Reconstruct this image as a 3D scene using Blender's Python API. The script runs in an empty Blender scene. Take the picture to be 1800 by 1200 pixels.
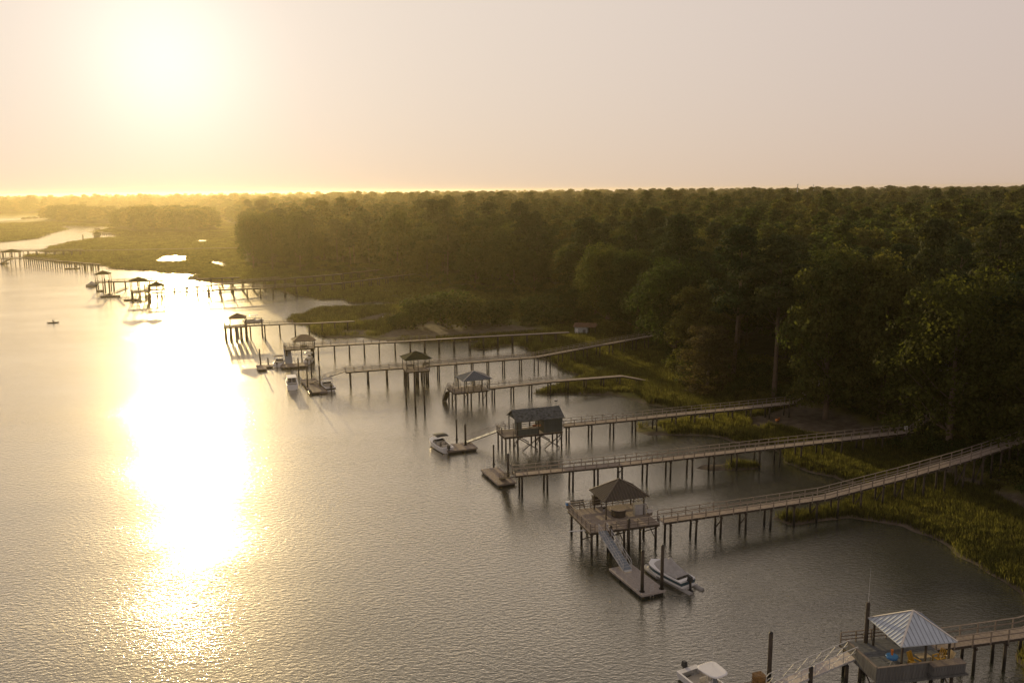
import bpy, bmesh, math, random
import numpy as np
from mathutils import Vector, Matrix
random.seed(7)
rng = np.random.default_rng(11)
sc = bpy.context.scene
COL = sc.collection
R_ = math.radians

# ------------------------------------------------------------------ camera
H = 42.0; F = 1500.0; PITCH = R_(10.05); ROLL = R_(0.57)
cam_d = bpy.data.cameras.new('camera'); cam = bpy.data.objects.new('camera', cam_d); COL.objects.link(cam)
cam_d.sensor_width = 36; cam_d.lens = F / 1800 * 36; cam_d.clip_start = 1; cam_d.clip_end = 60000
_c, _s = math.cos(ROLL), math.sin(ROLL)
_U = Vector((0, math.sin(PITCH), math.cos(PITCH))); _F = Vector((0, math.cos(PITCH), -math.sin(PITCH)))
_r = Vector((_c, 0, 0)) - _s * _U; _u = Vector((_s, 0, 0)) + _c * _U
M = Matrix((( _r.x, _u.x, -_F.x, 0), (_r.y, _u.y, -_F.y, 0), (_r.z, _u.z, -_F.z, H), (0, 0, 0, 1)))
cam.matrix_world = M
sc.camera = cam

def ray(u, v):
    dx = (u - 900) / F; dy = -(v - 600) / F
    X = dx * _c + dy * _s; Y = -dx * _s + dy * _c
    return (X, math.cos(PITCH) + Y * math.sin(PITCH), -math.sin(PITCH) + Y * math.cos(PITCH))
def px(u, v, z=0.0):
    """the place in the world, at height z, that the photograph shows at pixel u, v"""
    d = ray(u, v); t = (z - H) / d[2]
    return (d[0] * t, d[1] * t, z)
def pxd(u, v, z=0.0):
    a = px(u, v, z); return (a[0], a[1])
def height_at(x, y, v):
    """height of a thing that stands at x, y and reaches up to row v"""
    lo, hi = -5.0, 80.0
    for _ in range(40):
        m = (lo + hi) / 2; z = m - H
        fw = y * math.cos(PITCH) - z * math.sin(PITCH); up = y * math.sin(PITCH) + z * math.cos(PITCH)
        X = x / fw; Y = up / fw
        vv = 600 - F * (X * _s + Y * _c)
        if vv > v: lo = m
        else: hi = m
    return lo

# ------------------------------------------------------------------ sun, sky, exposure
sd = Vector(ray(292, 108)).normalized()
SUN_EL = math.asin(sd.z); SUN_AZ = math.atan2(sd.x, sd.y)
sun_d = bpy.data.lights.new('sun', 'SUN'); sun = bpy.data.objects.new('sun', sun_d); COL.objects.link(sun)
sun_d.energy = 3.7; sun_d.angle = R_(0.53); sun_d.color = (1.0, 0.74, 0.36)
sun.rotation_mode = 'QUATERNION'; sun.rotation_quaternion = sd.to_track_quat('Z', 'Y'); sun.location = (0, 0, 200)

world = bpy.data.worlds.new('World'); sc.world = world; world.use_nodes = True
nt = world.node_tree; nt.nodes.clear()
def N(nt, typ, **kw):
    n = nt.nodes.new(typ)
    for k, v in kw.items():
        if k == 'inp':
            for kk, vv in v.items(): n.inputs[kk].default_value = vv
        else: setattr(n, k, v)
    return n
def mth(nt, op, a, b=None, c=None):
    n = nt.nodes.new('ShaderNodeMath'); n.operation = op
    for i, x in enumerate((a, b, c)):
        if x is None: continue
        if isinstance(x, (int, float)): n.inputs[i].default_value = x
        else: nt.links.new(x, n.inputs[i])
    return n.outputs[0]
sky = N(nt, 'ShaderNodeTexSky', sky_type='NISHITA', sun_disc=False, sun_elevation=SUN_EL, sun_rotation=SUN_AZ,
        altitude=0, air_density=1.0, dust_density=1.0, ozone_density=1.0)
tc = N(nt, 'ShaderNodeTexCoord')
nrm = N(nt, 'ShaderNodeVectorMath', operation='NORMALIZE'); nt.links.new(tc.outputs['Generated'], nrm.inputs[0])
dt = N(nt, 'ShaderNodeVectorMath', operation='DOT_PRODUCT'); nt.links.new(nrm.outputs[0], dt.inputs[0]); dt.inputs[1].default_value = sd
dd = mth(nt, 'MAXIMUM', dt.outputs['Value'], 0.0)
# thin even haze high up: warm light scattered round the sun, paler and bluer away from it
g1 = mth(nt, 'MULTIPLY', mth(nt, 'POWER', dd, 300.0), 2.4)
g2 = mth(nt, 'MULTIPLY', mth(nt, 'POWER', dd, 60.0), 1.0)
g3 = mth(nt, 'MULTIPLY', mth(nt, 'POWER', dd, 30.0), 0.25)
p4 = mth(nt, 'POWER', dd, 3.5)
sx = N(nt, 'ShaderNodeSeparateXYZ'); nt.links.new(nrm.outputs[0], sx.inputs[0])
zc = mth(nt, 'MAXIMUM', sx.outputs['Z'], 0.0)
hz = mth(nt, 'POWER', 2.718, mth(nt, 'MULTIPLY', mth(nt, 'MAXIMUM', mth(nt, 'SUBTRACT', zc, 0.25), 0.0), -1.3))   # thins towards the zenith
def vscale(col, fac):
    n = nt.nodes.new('ShaderNodeVectorMath'); n.operation = 'SCALE'
    if isinstance(col, tuple): n.inputs[0].default_value = col
    else: nt.links.new(col, n.inputs[0])
    if isinstance(fac, float): n.inputs['Scale'].default_value = fac
    else: nt.links.new(fac, n.inputs['Scale'])
    return n.outputs[0]
def vop(op, a, b):
    n = nt.nodes.new('ShaderNodeVectorMath'); n.operation = op
    for i, x in enumerate((a, b)):
        if isinstance(x, tuple): n.inputs[i].default_value = x
        else: nt.links.new(x, n.inputs[i])
    return n.outputs[0]
low = mth(nt, 'POWER', 2.718, mth(nt, 'MULTIPLY', zc, -9.0))
tot = vop('ADD', vscale((2.5, 2.3, 1.6), p4), (5.9, 5.0, 4.7))
tot = vop('MULTIPLY', tot, vop('ADD', (1.0, 1.0, 1.0), vscale((-0.04, -0.14, -0.27), low)))
tot = vscale(tot, hz)
tot = vop('ADD', tot, vscale(sky.outputs[0], 0.02))
tot = vop('ADD', tot, vscale((1.0, 0.98, 0.92), g1)); tot = vop('ADD', tot, vscale((1.0, 0.97, 0.90), g2)); tot = vop('ADD', tot, vscale((1.0, 0.88, 0.62), g3))
bg = N(nt, 'ShaderNodeBackground'); nt.links.new(tot, bg.inputs[0]); bg.inputs[1].default_value = 0.1
wo = N(nt, 'ShaderNodeOutputWorld'); nt.links.new(bg.outputs[0], wo.inputs[0])

sc.view_settings.view_transform = 'Standard'; sc.view_settings.look = 'None'
sc.view_settings.exposure = 0.0; sc.view_settings.gamma = 1.0; sc.view_settings.use_curve_mapping = False
sc.cycles.use_denoising = True; sc.cycles.denoising_prefilter = 'ACCURATE'; sc.cycles.denoising_input_passes = 'RGB_ALBEDO_NORMAL'; sc.cycles.max_bounces = 6; sc.cycles.diffuse_bounces = 2; sc.cycles.glossy_bounces = 3; sc.cycles.transmission_bounces = 4
sc.cycles.transparent_max_bounces = 6; sc.cycles.volume_bounces = 1
sc.cycles.sample_clamp_indirect = 4.0; sc.cycles.sample_clamp_direct = 0.0
sc.cycles.caustics_reflective = False; sc.cycles.caustics_refractive = False

# ------------------------------------------------------------------ materials
def newmat(name):
    m = bpy.data.materials.new(name); m.use_nodes = True; nt = m.node_tree; nt.nodes.clear()
    out = nt.nodes.new('ShaderNodeOutputMaterial'); return m, nt, out
def mat(name, col, rough=0.7, metal=0.0, var=0.25, scale=3.0, stretch=None, bump=0.0, alt=None, spec=0.4):
    m, nt, out = newmat(name)
    b = nt.nodes.new('ShaderNodeBsdfPrincipled'); nt.links.new(b.outputs[0], out.inputs[0])
    b.inputs['Roughness'].default_value = rough; b.inputs['Metallic'].default_value = metal
    b.inputs['Specular IOR Level'].default_value = spec
    t = N(nt, 'ShaderNodeTexCoord'); mp = N(nt, 'ShaderNodeMapping'); nt.links.new(t.outputs['Object'], mp.inputs[0])
    if stretch: mp.inputs['Scale'].default_value = stretch
    no = N(nt, 'ShaderNodeTexNoise', inp={'Scale': scale, 'Detail': 5.0, 'Roughness': 0.6}); nt.links.new(mp.outputs[0], no.inputs['Vector'])
    mr = N(nt, 'ShaderNodeMapRange', inp={'From Min': 0.3, 'From Max': 0.7}); nt.links.new(no.outputs['Fac'], mr.inputs[0])
    mx = N(nt, 'ShaderNodeMix', data_type='RGBA')
    a2 = alt if alt else tuple(c * (1 - var) for c in col)
    mx.inputs['A'].default_value = (*a2, 1); mx.inputs['B'].default_value = (*[min(1, c * (1 + var * .6)) for c in col], 1)
    nt.links.new(mr.outputs[0], mx.inputs['Factor'])
    oi = N(nt, 'ShaderNodeObjectInfo'); hs = N(nt, 'ShaderNodeHueSaturation')
    nt.links.new(mth(nt, 'ADD', mth(nt, 'MULTIPLY', oi.outputs['Random'], 0.25), 0.87), hs.inputs['Value'])
    nt.links.new(mx.outputs['Result'], hs.inputs['Color']); nt.links.new(hs.outputs[0], b.inputs['Base Color'])
    if bump:
        bp = N(nt, 'ShaderNodeBump', inp={'Strength': 0.6, 'Distance': bump}); nt.links.new(no.outputs['Fac'], bp.inputs['Height']); nt.links.new(bp.outputs[0], b.inputs['Normal'])
    return m
W_DECK = mat('weathered_boards', (0.36, 0.30, 0.25), 0.85, var=.35, scale=4, stretch=(1, 1, 1), bump=.01)
W_RAIL = mat('weathered_rail', (0.24, 0.20, 0.165), 0.85, var=.3, scale=5)
W_DARK = mat('creosote_piles', (0.060, 0.048, 0.037), 0.9, var=.5, scale=4, stretch=(1, 1, .3), bump=.02)
def tide_stain(m, dark=(0.014, 0.013, 0.010)):
    """wet, weed-blackened foot of the piles up to the high-water mark"""
    nt = m.node_tree; b = [n for n in nt.nodes if n.type == 'BSDF_PRINCIPLED'][0]; src = b.inputs['Base Color'].links[0].from_socket
    g = N(nt, 'ShaderNodeNewGeometry'); sp = N(nt, 'ShaderNodeSeparateXYZ'); nt.links.new(g.outputs['Position'], sp.inputs[0]); no = N(nt, 'ShaderNodeTexNoise', inp={'Scale': 3.0}); nt.links.new(g.outputs['Position'], no.inputs['Vector'])
    mr = N(nt, 'ShaderNodeMapRange', inp={'From Min': 1.3, 'From Max': 1.9}); nt.links.new(mth(nt, 'ADD', sp.outputs['Z'], mth(nt, 'MULTIPLY', no.outputs['Fac'], .5)), mr.inputs[0])
    mx = N(nt, 'ShaderNodeMix', data_type='RGBA'); mx.inputs['A'].default_value = (*dark, 1); nt.links.new(src, mx.inputs['B']); nt.links.new(mr.outputs[0], mx.inputs['Factor']); nt.links.new(mx.outputs['Result'], b.inputs['Base Color'])
tide_stain(W_DARK)
W_PALE = mat('pale_float_boards', (0.42, 0.375, 0.34), 0.85, var=.3, scale=4, bump=.01); W_BLUEGREY = mat('blue_grey_boards', (0.17, 0.18, 0.185), 0.8, var=.3, scale=4, bump=.01)
W_BEAM = mat('dark_beams', (0.065, 0.052, 0.040), 0.9, var=.4, scale=3)
W_GREY = mat('grey_siding', (0.14, 0.14, 0.135), 0.85, var=.4, scale=3, stretch=(4, 4, .5), bump=.01)
M_ALU = mat('aluminium', (0.58, 0.58, 0.58), 0.6, 0.3, var=.1)
M_TREAD = mat('gangway_tread', (0.36, 0.39, 0.42), 0.6, 0.2, var=.15)
M_TREADW = mat('pale_gangway_tread', (0.62, 0.55, 0.50), 0.7, 0.0, var=.15)
M_BLACK = mat('black_float', (0.018, 0.018, 0.018), 0.6, var=.3)
R_LIGHT = mat('pale_metal_roof', (0.50, 0.56, 0.63), 0.42, 0.25, var=.12, scale=2, bump=.004)
R_SEAM = mat('pale_roof_seams', (0.34, 0.37, 0.42), 0.45, 0.25, var=.1)
R_BROWN = mat('brown_metal_roof', (0.075, 0.062, 0.048), 0.65, 0.1, var=.25, scale=2)
R_BROWNS = mat('brown_roof_seams', (0.16, 0.13, 0.10), 0.45, 0.2, var=.2)
R_BLUE = mat('slate_blue_roof', (0.115, 0.14, 0.175), 0.45, 0.25, var=.2, scale=2)
R_BLUES = mat('slate_blue_seams', (0.19, 0.22, 0.26), 0.45, 0.25, var=.2)
R_WHITE = mat('white_ridge_cap', (0.66, 0.62, 0.56), 0.5, 0.1, var=.1)
R_GREEN = mat('dark_green_roof', (0.035, 0.040, 0.026), 0.95, var=.3, scale=2, spec=.05)
R_TAN = mat('tan_roof', (0.26, 0.20, 0.13), 0.85, var=.2, scale=2)
R_SHINGLE = mat('worn_shingles', (0.115, 0.125, 0.13), 0.85, var=.6, scale=2.2, bump=.02, alt=(0.035, 0.038, 0.036))
S_GREEN = mat('green_grey_siding', (0.075, 0.085, 0.078), 0.8, var=.35, scale=3, stretch=(5, 5, .6))
P_WHITE = mat('white_gelcoat', (0.80, 0.80, 0.80), 0.25, var=.04, scale=2, spec=.5)
P_CREAM = mat('cream_vinyl', (0.60, 0.56, 0.48), 0.6, var=.15)
P_NAVY = mat('navy_stripe', (0.03, 0.075, 0.10), 0.3, var=.2)
P_BLACK = mat('black_cowl', (0.02, 0.022, 0.025), 0.35, var=.2)
P_GREYC = mat('grey_boat_cover', (0.44, 0.43, 0.42), 0.85, var=.2, scale=2, bump=.03)
P_GLASS = mat('tinted_glass', (0.03, 0.04, 0.05), 0.08, var=.1, spec=.8)
C_BLACK = mat('black_canvas', (0.022, 0.022, 0.024), 0.8, var=.3)
C_TAN = mat('tan_canvas', (0.33, 0.25, 0.17), 0.85, var=.2)
C_YELLOW = mat('yellow_paint', (0.52, 0.32, 0.04), 0.55, var=.2)
C_CREAM = mat('cream_boards', (0.62, 0.50, 0.30), 0.6, var=.2)
C_BLUE = mat('blue_plastic', (0.06, 0.22, 0.52), 0.5, var=.2)
C_ORANGE = mat('orange_plastic', (0.62, 0.20, 0.05), 0.5, var=.2)
C_RED = mat('rust_red_paint', (0.30, 0.09, 0.05), 0.7, var=.3)
C_WHITE = mat('white_paint', (0.72, 0.72, 0.70), 0.5, var=.1)
SKIN = mat('skin', (0.35, 0.2, 0.13), 0.6, var=.1); SHIRT = mat('dark_shirt', (0.05, 0.05, 0.07), 0.9, var=.2); HAIR = mat('dark_hair', (0.02, 0.015, 0.01), 0.7)
BARK = mat('pine_bark', (0.13, 0.095, 0.07), 0.95, var=.4, scale=3, stretch=(1, 1, .3), bump=.04)
DIRT = mat('grey_wrack', (0.20, 0.17, 0.13), 0.95, var=.4, scale=1)

def foliage_mat(name, c1, c2, c3, trans=0.48, nscale=0.22, tmul=1.8):
    m, nt, out = newmat(name)
    oi = N(nt, 'ShaderNodeObjectInfo'); t = N(nt, 'ShaderNodeTexCoord'); geo = N(nt, 'ShaderNodeNewGeometry')
    no = N(nt, 'ShaderNodeTexNoise', inp={'Scale': nscale, 'Detail': 3.0}); nt.links.new(t.outputs['Object'], no.inputs['Vector'])
    rp = N(nt, 'ShaderNodeValToRGB'); e = rp.color_ramp.elements
    e[0].position = 0.0; e[0].color = (*c1, 1); e[1].position = 1.0; e[1].color = (*c3, 1); k = e.new(0.5); k.color = (*c2, 1)
    f = mth(nt, 'ADD', mth(nt, 'MULTIPLY', oi.outputs['Random'], 0.8), mth(nt, 'MULTIPLY', mth(nt, 'SUBTRACT', no.outputs['Fac'], 0.38), 0.9))
    nt.links.new(f, rp.inputs[0])
    hs = N(nt, 'ShaderNodeHueSaturation'); nt.links.new(rp.outputs[0], hs.inputs['Color'])
    nt.links.new(mth(nt, 'ADD', mth(nt, 'MULTIPLY', geo.outputs['Random Per Island'], 0.7), 0.65), hs.inputs['Value'])
    di = N(nt, 'ShaderNodeBsdfPrincipled', inp={'Roughness': 0.8, 'Specular IOR Level': 0.1}); tr = N(nt, 'ShaderNodeBsdfTranslucent')
    nt.links.new(hs.outputs[0], di.inputs['Base Color'])
    tcx = N(nt, 'ShaderNodeMix', data_type='RGBA', blend_type='MULTIPLY', inp={'Factor': 1.0}); nt.links.new(hs.outputs[0], tcx.inputs['A']); tcx.inputs['B'].default_value = (tmul * 1.02, tmul, tmul * .62, 1)
    nt.links.new(tcx.outputs['Result'], tr.inputs[0])
    ms = N(nt, 'ShaderNodeMixShader', inp={0: trans}); nt.links.new(di.outputs[0], ms.inputs[1]); nt.links.new(tr.outputs[0], ms.inputs[2])
    nt.links.new(ms.outputs[0], out.inputs[0]); return m
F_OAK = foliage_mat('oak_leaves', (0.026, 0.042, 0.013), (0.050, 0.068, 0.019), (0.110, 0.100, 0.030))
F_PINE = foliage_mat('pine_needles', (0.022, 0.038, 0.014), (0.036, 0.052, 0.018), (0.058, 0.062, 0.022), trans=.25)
F_SUNTINT = foliage_mat('sun_tinted_oak_leaves', (0.045, 0.054, 0.014), (0.062, 0.070, 0.018), (0.082, 0.078, 0.022), trans=.5, tmul=1.7)  # copy of the oak leaves with the sun's yellow put into the base colour
F_BROWN = foliage_mat('brown_vines', (0.070, 0.050, 0.030), (0.085, 0.060, 0.038), (0.07, 0.065, 0.03))
F_GRASS = foliage_mat('marsh_grass_blades', (0.046, 0.042, 0.022), (0.076, 0.080, 0.028), (0.140, 0.132, 0.040), trans=.6, nscale=.06, tmul=2.1)

# ------------------------------------------------------------------ object helpers
def tag(o, label=None, cat=None, group=None, kind=None):
    if label: o['label'] = label
    if cat: o['category'] = cat
    if group: o['group'] = group
    if kind: o['kind'] = kind
    return o
def empty(name, loc=(0, 0, 0), rz=0.0, label=None, cat=None, group=None):
    o = bpy.data.objects.new(name, None); COL.objects.link(o); o.location = loc; o.rotation_euler = (0, 0, rz); o.empty_display_size = .5
    return tag(o, label, cat, group)
def link(name, me, parent=None, loc=None, rz=None, mtx=None):
    o = bpy.data.objects.new(name, me); COL.objects.link(o)
    if parent is not None: o.parent = parent
    if mtx is not None: o.matrix_basis = mtx
    else:
        if loc is not None: o.location = loc
        if rz is not None: o.rotation_euler = (0, 0, rz)
    return o
class MB:
    def __init__(s): s.v = []; s.f = []; s.mi = []; s.cur = 0
    def add(s, vs, fs):
        k = len(s.v); s.v += [tuple(a) for a in vs]; s.f += [tuple(i + k for i in f) for f in fs]; s.mi += [s.cur] * len(fs); return s
    def box(s, x0, x1, y0, y1, z0, z1):
        return s.add([(x0, y0, z0), (x1, y0, z0), (x1, y1, z0), (x0, y1, z0), (x0, y0, z1), (x1, y0, z1), (x1, y1, z1), (x0, y1, z1)],
                     [(3, 2, 1, 0), (4, 5, 6, 7), (0, 1, 5, 4), (1, 2, 6, 5), (2, 3, 7, 6), (3, 0, 4, 7)])
    def beam(s, p, q, w, h, up=(0, 0, 1)):
        p, q = Vector(p), Vector(q); d = (q - p)
        if d.length < 1e-6: return s
        d.normalize(); u = Vector(up)
        if abs(d.dot(u)) > .98: u = Vector((1, 0, 0))
        a = d.cross(u).normalized() * w / 2; b = a.cross(d).normalized() * h / 2
        vs = [e + i * a + j * b for e in (p, q) for i, j in ((-1, -1), (1, -1), (1, 1), (-1, 1))]
        return s.add(vs, [(0, 1, 2, 3), (7, 6, 5, 4), (0, 4, 5, 1), (1, 5, 6, 2), (2, 6, 7, 3), (3, 7, 4, 0)])
    def tube(s, p, q, r0, r1=None, n=8, cap=True):
        p, q = Vector(p), Vector(q); r1 = r0 if r1 is None else r1; d = (q - p).normalized(); u = Vector((0, 0, 1)) if abs(d.z) < .95 else Vector((1, 0, 0))
        a = d.cross(u).normalized(); b = a.cross(d)
        vs = [e + (a * math.cos(t) + b * math.sin(t)) * r for e, r in ((p, r0), (q, r1)) for t in [2 * math.pi * i / n for i in range(n)]]
        fs = [(i, (i + 1) % n, n + (i + 1) % n, n + i) for i in range(n)]
        if cap: fs += [tuple(range(n))[::-1], tuple(range(n, 2 * n))]
        return s.add(vs, fs)
    def path(s, pts, r, n=6):
        for a, b in zip(pts, pts[1:]): s.tube(a, b, r, n=n)
        return s
    def poly(s, vs): return s.add(vs, [tuple(range(len(vs)))])
    def mesh(s, name, mats, smooth=False):
        me = bpy.data.meshes.new(name); me.from_pydata(s.v, [], s.f)
        if not isinstance(mats, (list, tuple)): mats = [mats]
        for m in mats: me.materials.append(m)
        if len(mats) > 1: me.polygons.foreach_set('material_index', s.mi)
        if smooth: me.polygons.foreach_set('use_smooth', [True] * len(s.f))
        bm = bmesh.new(); bm.from_mesh(me); bmesh.ops.recalc_face_normals(bm, faces=bm.faces); bm.to_mesh(me); bm.free()
        me.update(); return me
    def build(s, name, mats, parent=None, smooth=False, **kw):
        return link(name, s.mesh(name, mats, smooth), parent, **kw)

# ------------------------------------------------------------------ land: shoreline, forest edge
def P(*pts): return [pxd(u, v) for u, v in pts]
LAND = ([(75, 20), (62, 45)] + P((1800, 1190), (1775, 1160), (1800, 1132), (1880, 1108), (1860, 1078), (1800, 1050), (1765, 1022),
        (1710, 990), (1650, 957), (1600, 935), (1560, 923), (1500, 913), (1440, 919), (1392, 920), (1366, 911), (1385, 900), (1430, 892), (1480, 878), (1515, 866),
        (1528, 858), (1512, 852), (1480, 846), (1440, 836), (1400, 824), (1378, 813), (1370, 806), (1362, 795), (1330, 783), (1290, 779), (1267, 769), (1200, 766), (1135, 768), (1116, 757),
        (1128, 750), (1165, 746), (1205, 739), (1232, 731), (1205, 723), (1178, 716), (1144, 713), (1111, 702), (1078, 695), (1022, 693), (1000, 692), (942, 695), (919, 693),
        (940, 688), (969, 680), (1000, 671), (1024, 662), (1006, 656), (995, 652), (984, 646), (969, 634), (955, 629), (938, 624), (924, 614), (911, 609), (889, 606),
        (870, 612), (840, 614), (821, 611), (838, 607), (850, 602), (835, 600), (793, 602), (743, 602), (693, 602), (643, 595), (577, 594), (567, 589), (552, 584), (548, 572),
        (530, 570), (504, 564), (512, 558), (535, 556), (545, 550), (558, 547), (600, 542), (650, 540), (700, 540), (698, 534), (667, 531), (644, 533), (613, 533),
        (600, 526), (560, 527), (511, 518), (484, 509), (469, 502), (451, 500), (410, 497), (373, 495), (352, 492), (325, 489), (345, 486), (365, 484.5), (345, 481.5), (300, 480), (267, 480),
        (283, 477.5), (278, 475), (223, 474.5), (195, 471), (185, 470), (205, 467), (187, 467), (150, 465), (113, 462.5), (78, 457.5), (42, 452.5), (50, 449), (90, 449), (127, 448.5), (145, 446),
        (127, 444.5), (83, 443.5), (71, 440.5), (87, 438), (93, 432.5), (138, 424), (160, 421), (197, 419), (218, 415), (195, 411), (177, 410), (163, 408), (180, 405), (198, 402),
        (187, 399), (143, 397.6), (100, 398), (115, 403), (80.5, 413), (67, 419), (42, 422), (0, 426), (-120, 436), (-400, 455), (-420, 430), (-120, 398), (0, 388.6), (50, 386), (80, 384),
        (62, 382.2), (0, 384.3), (-150, 392), (-500, 410)) + [(-1500, 1350), (-9000, 3500), (-14000, 14000), (14000, 14000), (14000, 20)])
ISLET = P((1226, 823), (1240, 816), (1290, 812), (1335, 815), (1347, 819), (1330, 827), (1290, 829), (1250, 828))
FOREST = P((2500, 1120), (1960, 940), (1800, 880), (1730, 846), (1680, 826), (1640, 814), (1615, 785), (1560, 762), (1500, 742), (1440, 720), (1400, 704), (1330, 697), (1270, 692), (1215, 680),
        (1195, 650), (1170, 625), (1120, 602), (1060, 590), (1030, 570), (990, 550), (960, 532), (900, 522), (800, 515), (740, 505), (700, 495), (640, 488), (560, 480), (500, 475), (440, 471),
        (431, 455), (432, 432), (428, 413), (420, 400), (400, 390), (385, 381), (300, 377), (200, 376), (100, 376), (0, 377), (-200, 381), (-600, 395)) + [(-5000, 3300), (-9000, 5000), (-14000, 14000), (14000, 14000), (14000, 40)]
ISLE_A = P((200, 404), (235, 409), (290, 411), (350, 410), (386, 405), (372, 395), (300, 391), (225, 393))
ISLE_B = P((74, 389), (120, 393), (170, 396), (200, 395), (205, 389), (160, 386), (95, 385))
MUD = [P((655, 596), (700, 575), (760, 566), (880, 570), (960, 580), (985, 586), (880, 590), (780, 597)), P((610, 570), (640, 558), (680, 551), (700, 556), (670, 567), (635, 574)), P((590, 582), (640, 580), (665, 586), (640, 592), (595, 590)),
       P((1300, 745), (1400, 712), (1440, 722), (1530, 752), (1600, 764), (1640, 792), (1590, 790), (1520, 775), (1440, 772), (1400, 760), (1350, 752), (1330, 765)),
       P((1610, 815), (1650, 820), (1730, 850), (1800, 886), (1960, 950), (1960, 975), (1800, 912), (1720, 868), (1660, 845), (1610, 850)),
       P((300, 462), (265, 462), (280, 452), (330, 450), (335, 458)), P((358, 465), (375, 458), (405, 463), (395, 472))]
PONDS = [P((266, 462), (275, 458), (285, 457), (287, 451), (300, 449), (325, 453), (320, 456), (333, 458), (325, 461), (300, 463)),
         P((360, 466), (366, 460), (392, 463), (402, 470), (385, 472), (370, 467)), P((167, 451.5), (175, 449.5), (182, 451), (178, 453)), P((196, 450), (201, 450), (202, 452), (196, 452)),
         P((196, 466), (205, 464), (215, 465), (208, 467.5)), P((244, 463), (252, 462), (253, 464), (246, 464)), P((340, 424), (362, 422), (372, 424), (355, 426.5)), P((420, 427), (436, 426), (438, 428), (422, 429))]

def sdist(X, Y, poly):
    """signed distance, positive inside"""
    p = np.array(poly); q = np.roll(p, -1, 0); best = np.full(X.shape, 1e18); ins = np.zeros(X.shape, bool)
    for (ax, ay), (bx, by) in zip(p, q):
        ex, ey = bx - ax, by - ay; L = ex * ex + ey * ey + 1e-9
        t = np.clip(((X - ax) * ex + (Y - ay) * ey) / L, 0, 1)
        best = np.minimum(best, (X - ax - t * ex) ** 2 + (Y - ay - t * ey) ** 2)
        c = ((ay > Y) != (by > Y)) & (X < (bx - ax) * (Y - ay) / (by - ay + 1e-12) + ax); ins ^= c
    d = np.sqrt(best); return np.where(ins, d, -d)
def vnoise(X, Y, s, seed=0):
    """smooth value noise, world metres"""
    x = X / s + seed * 17.3; y = Y / s - seed * 9.1; xi = np.floor(x); yi = np.floor(y); fx = x - xi; fy = y - yi
    fx = fx * fx * (3 - 2 * fx); fy = fy * fy * (3 - 2 * fy)
    def h(a, b): v = np.sin(a * 127.1 + b * 311.7 + seed * 74.7) * 43758.5453; return v - np.floor(v)
    return (h(xi, yi) * (1 - fx) + h(xi + 1, yi) * fx) * (1 - fy) + (h(xi, yi + 1) * (1 - fx) + h(xi + 1, yi + 1) * fx) * fy
def sm(x, a, b): t = np.clip((x - a) / (b - a), 0, 1); return t * t * (3 - 2 * t)
def ground(X, Y, full=False):
    r = np.hypot(X, Y); wob = (vnoise(X, Y, 7, 1) - .5) * 3.4 + (vnoise(X, Y, 2.3, 2) - .5) * 2.0
    s = np.maximum(sdist(X, Y, LAND), sdist(X, Y, ISLET)); s = s + wob * np.clip(s + 3, 0, 1) * .5 - .2
    fo = np.maximum(np.maximum(sdist(X, Y, FOREST), sdist(X, Y, ISLE_A) * .8), sdist(X, Y, ISLE_B) * .8)
    z = np.clip(s * .22, -1.2, .42) + (vnoise(X, Y, 3, 3) - .5) * .16 * sm(s, 1, 4)
    z += sm(fo, -4, 9) * 3.3 + sm(fo, 12, 170) * 5.0 + (vnoise(X, Y, 90, 4) - .5) * 4 * sm(fo, 10, 100)
    if full: return z, s, fo
    return z
def gz(x, y): return float(ground(np.array([float(x)]), np.array([float(y)]))[0])

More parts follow.
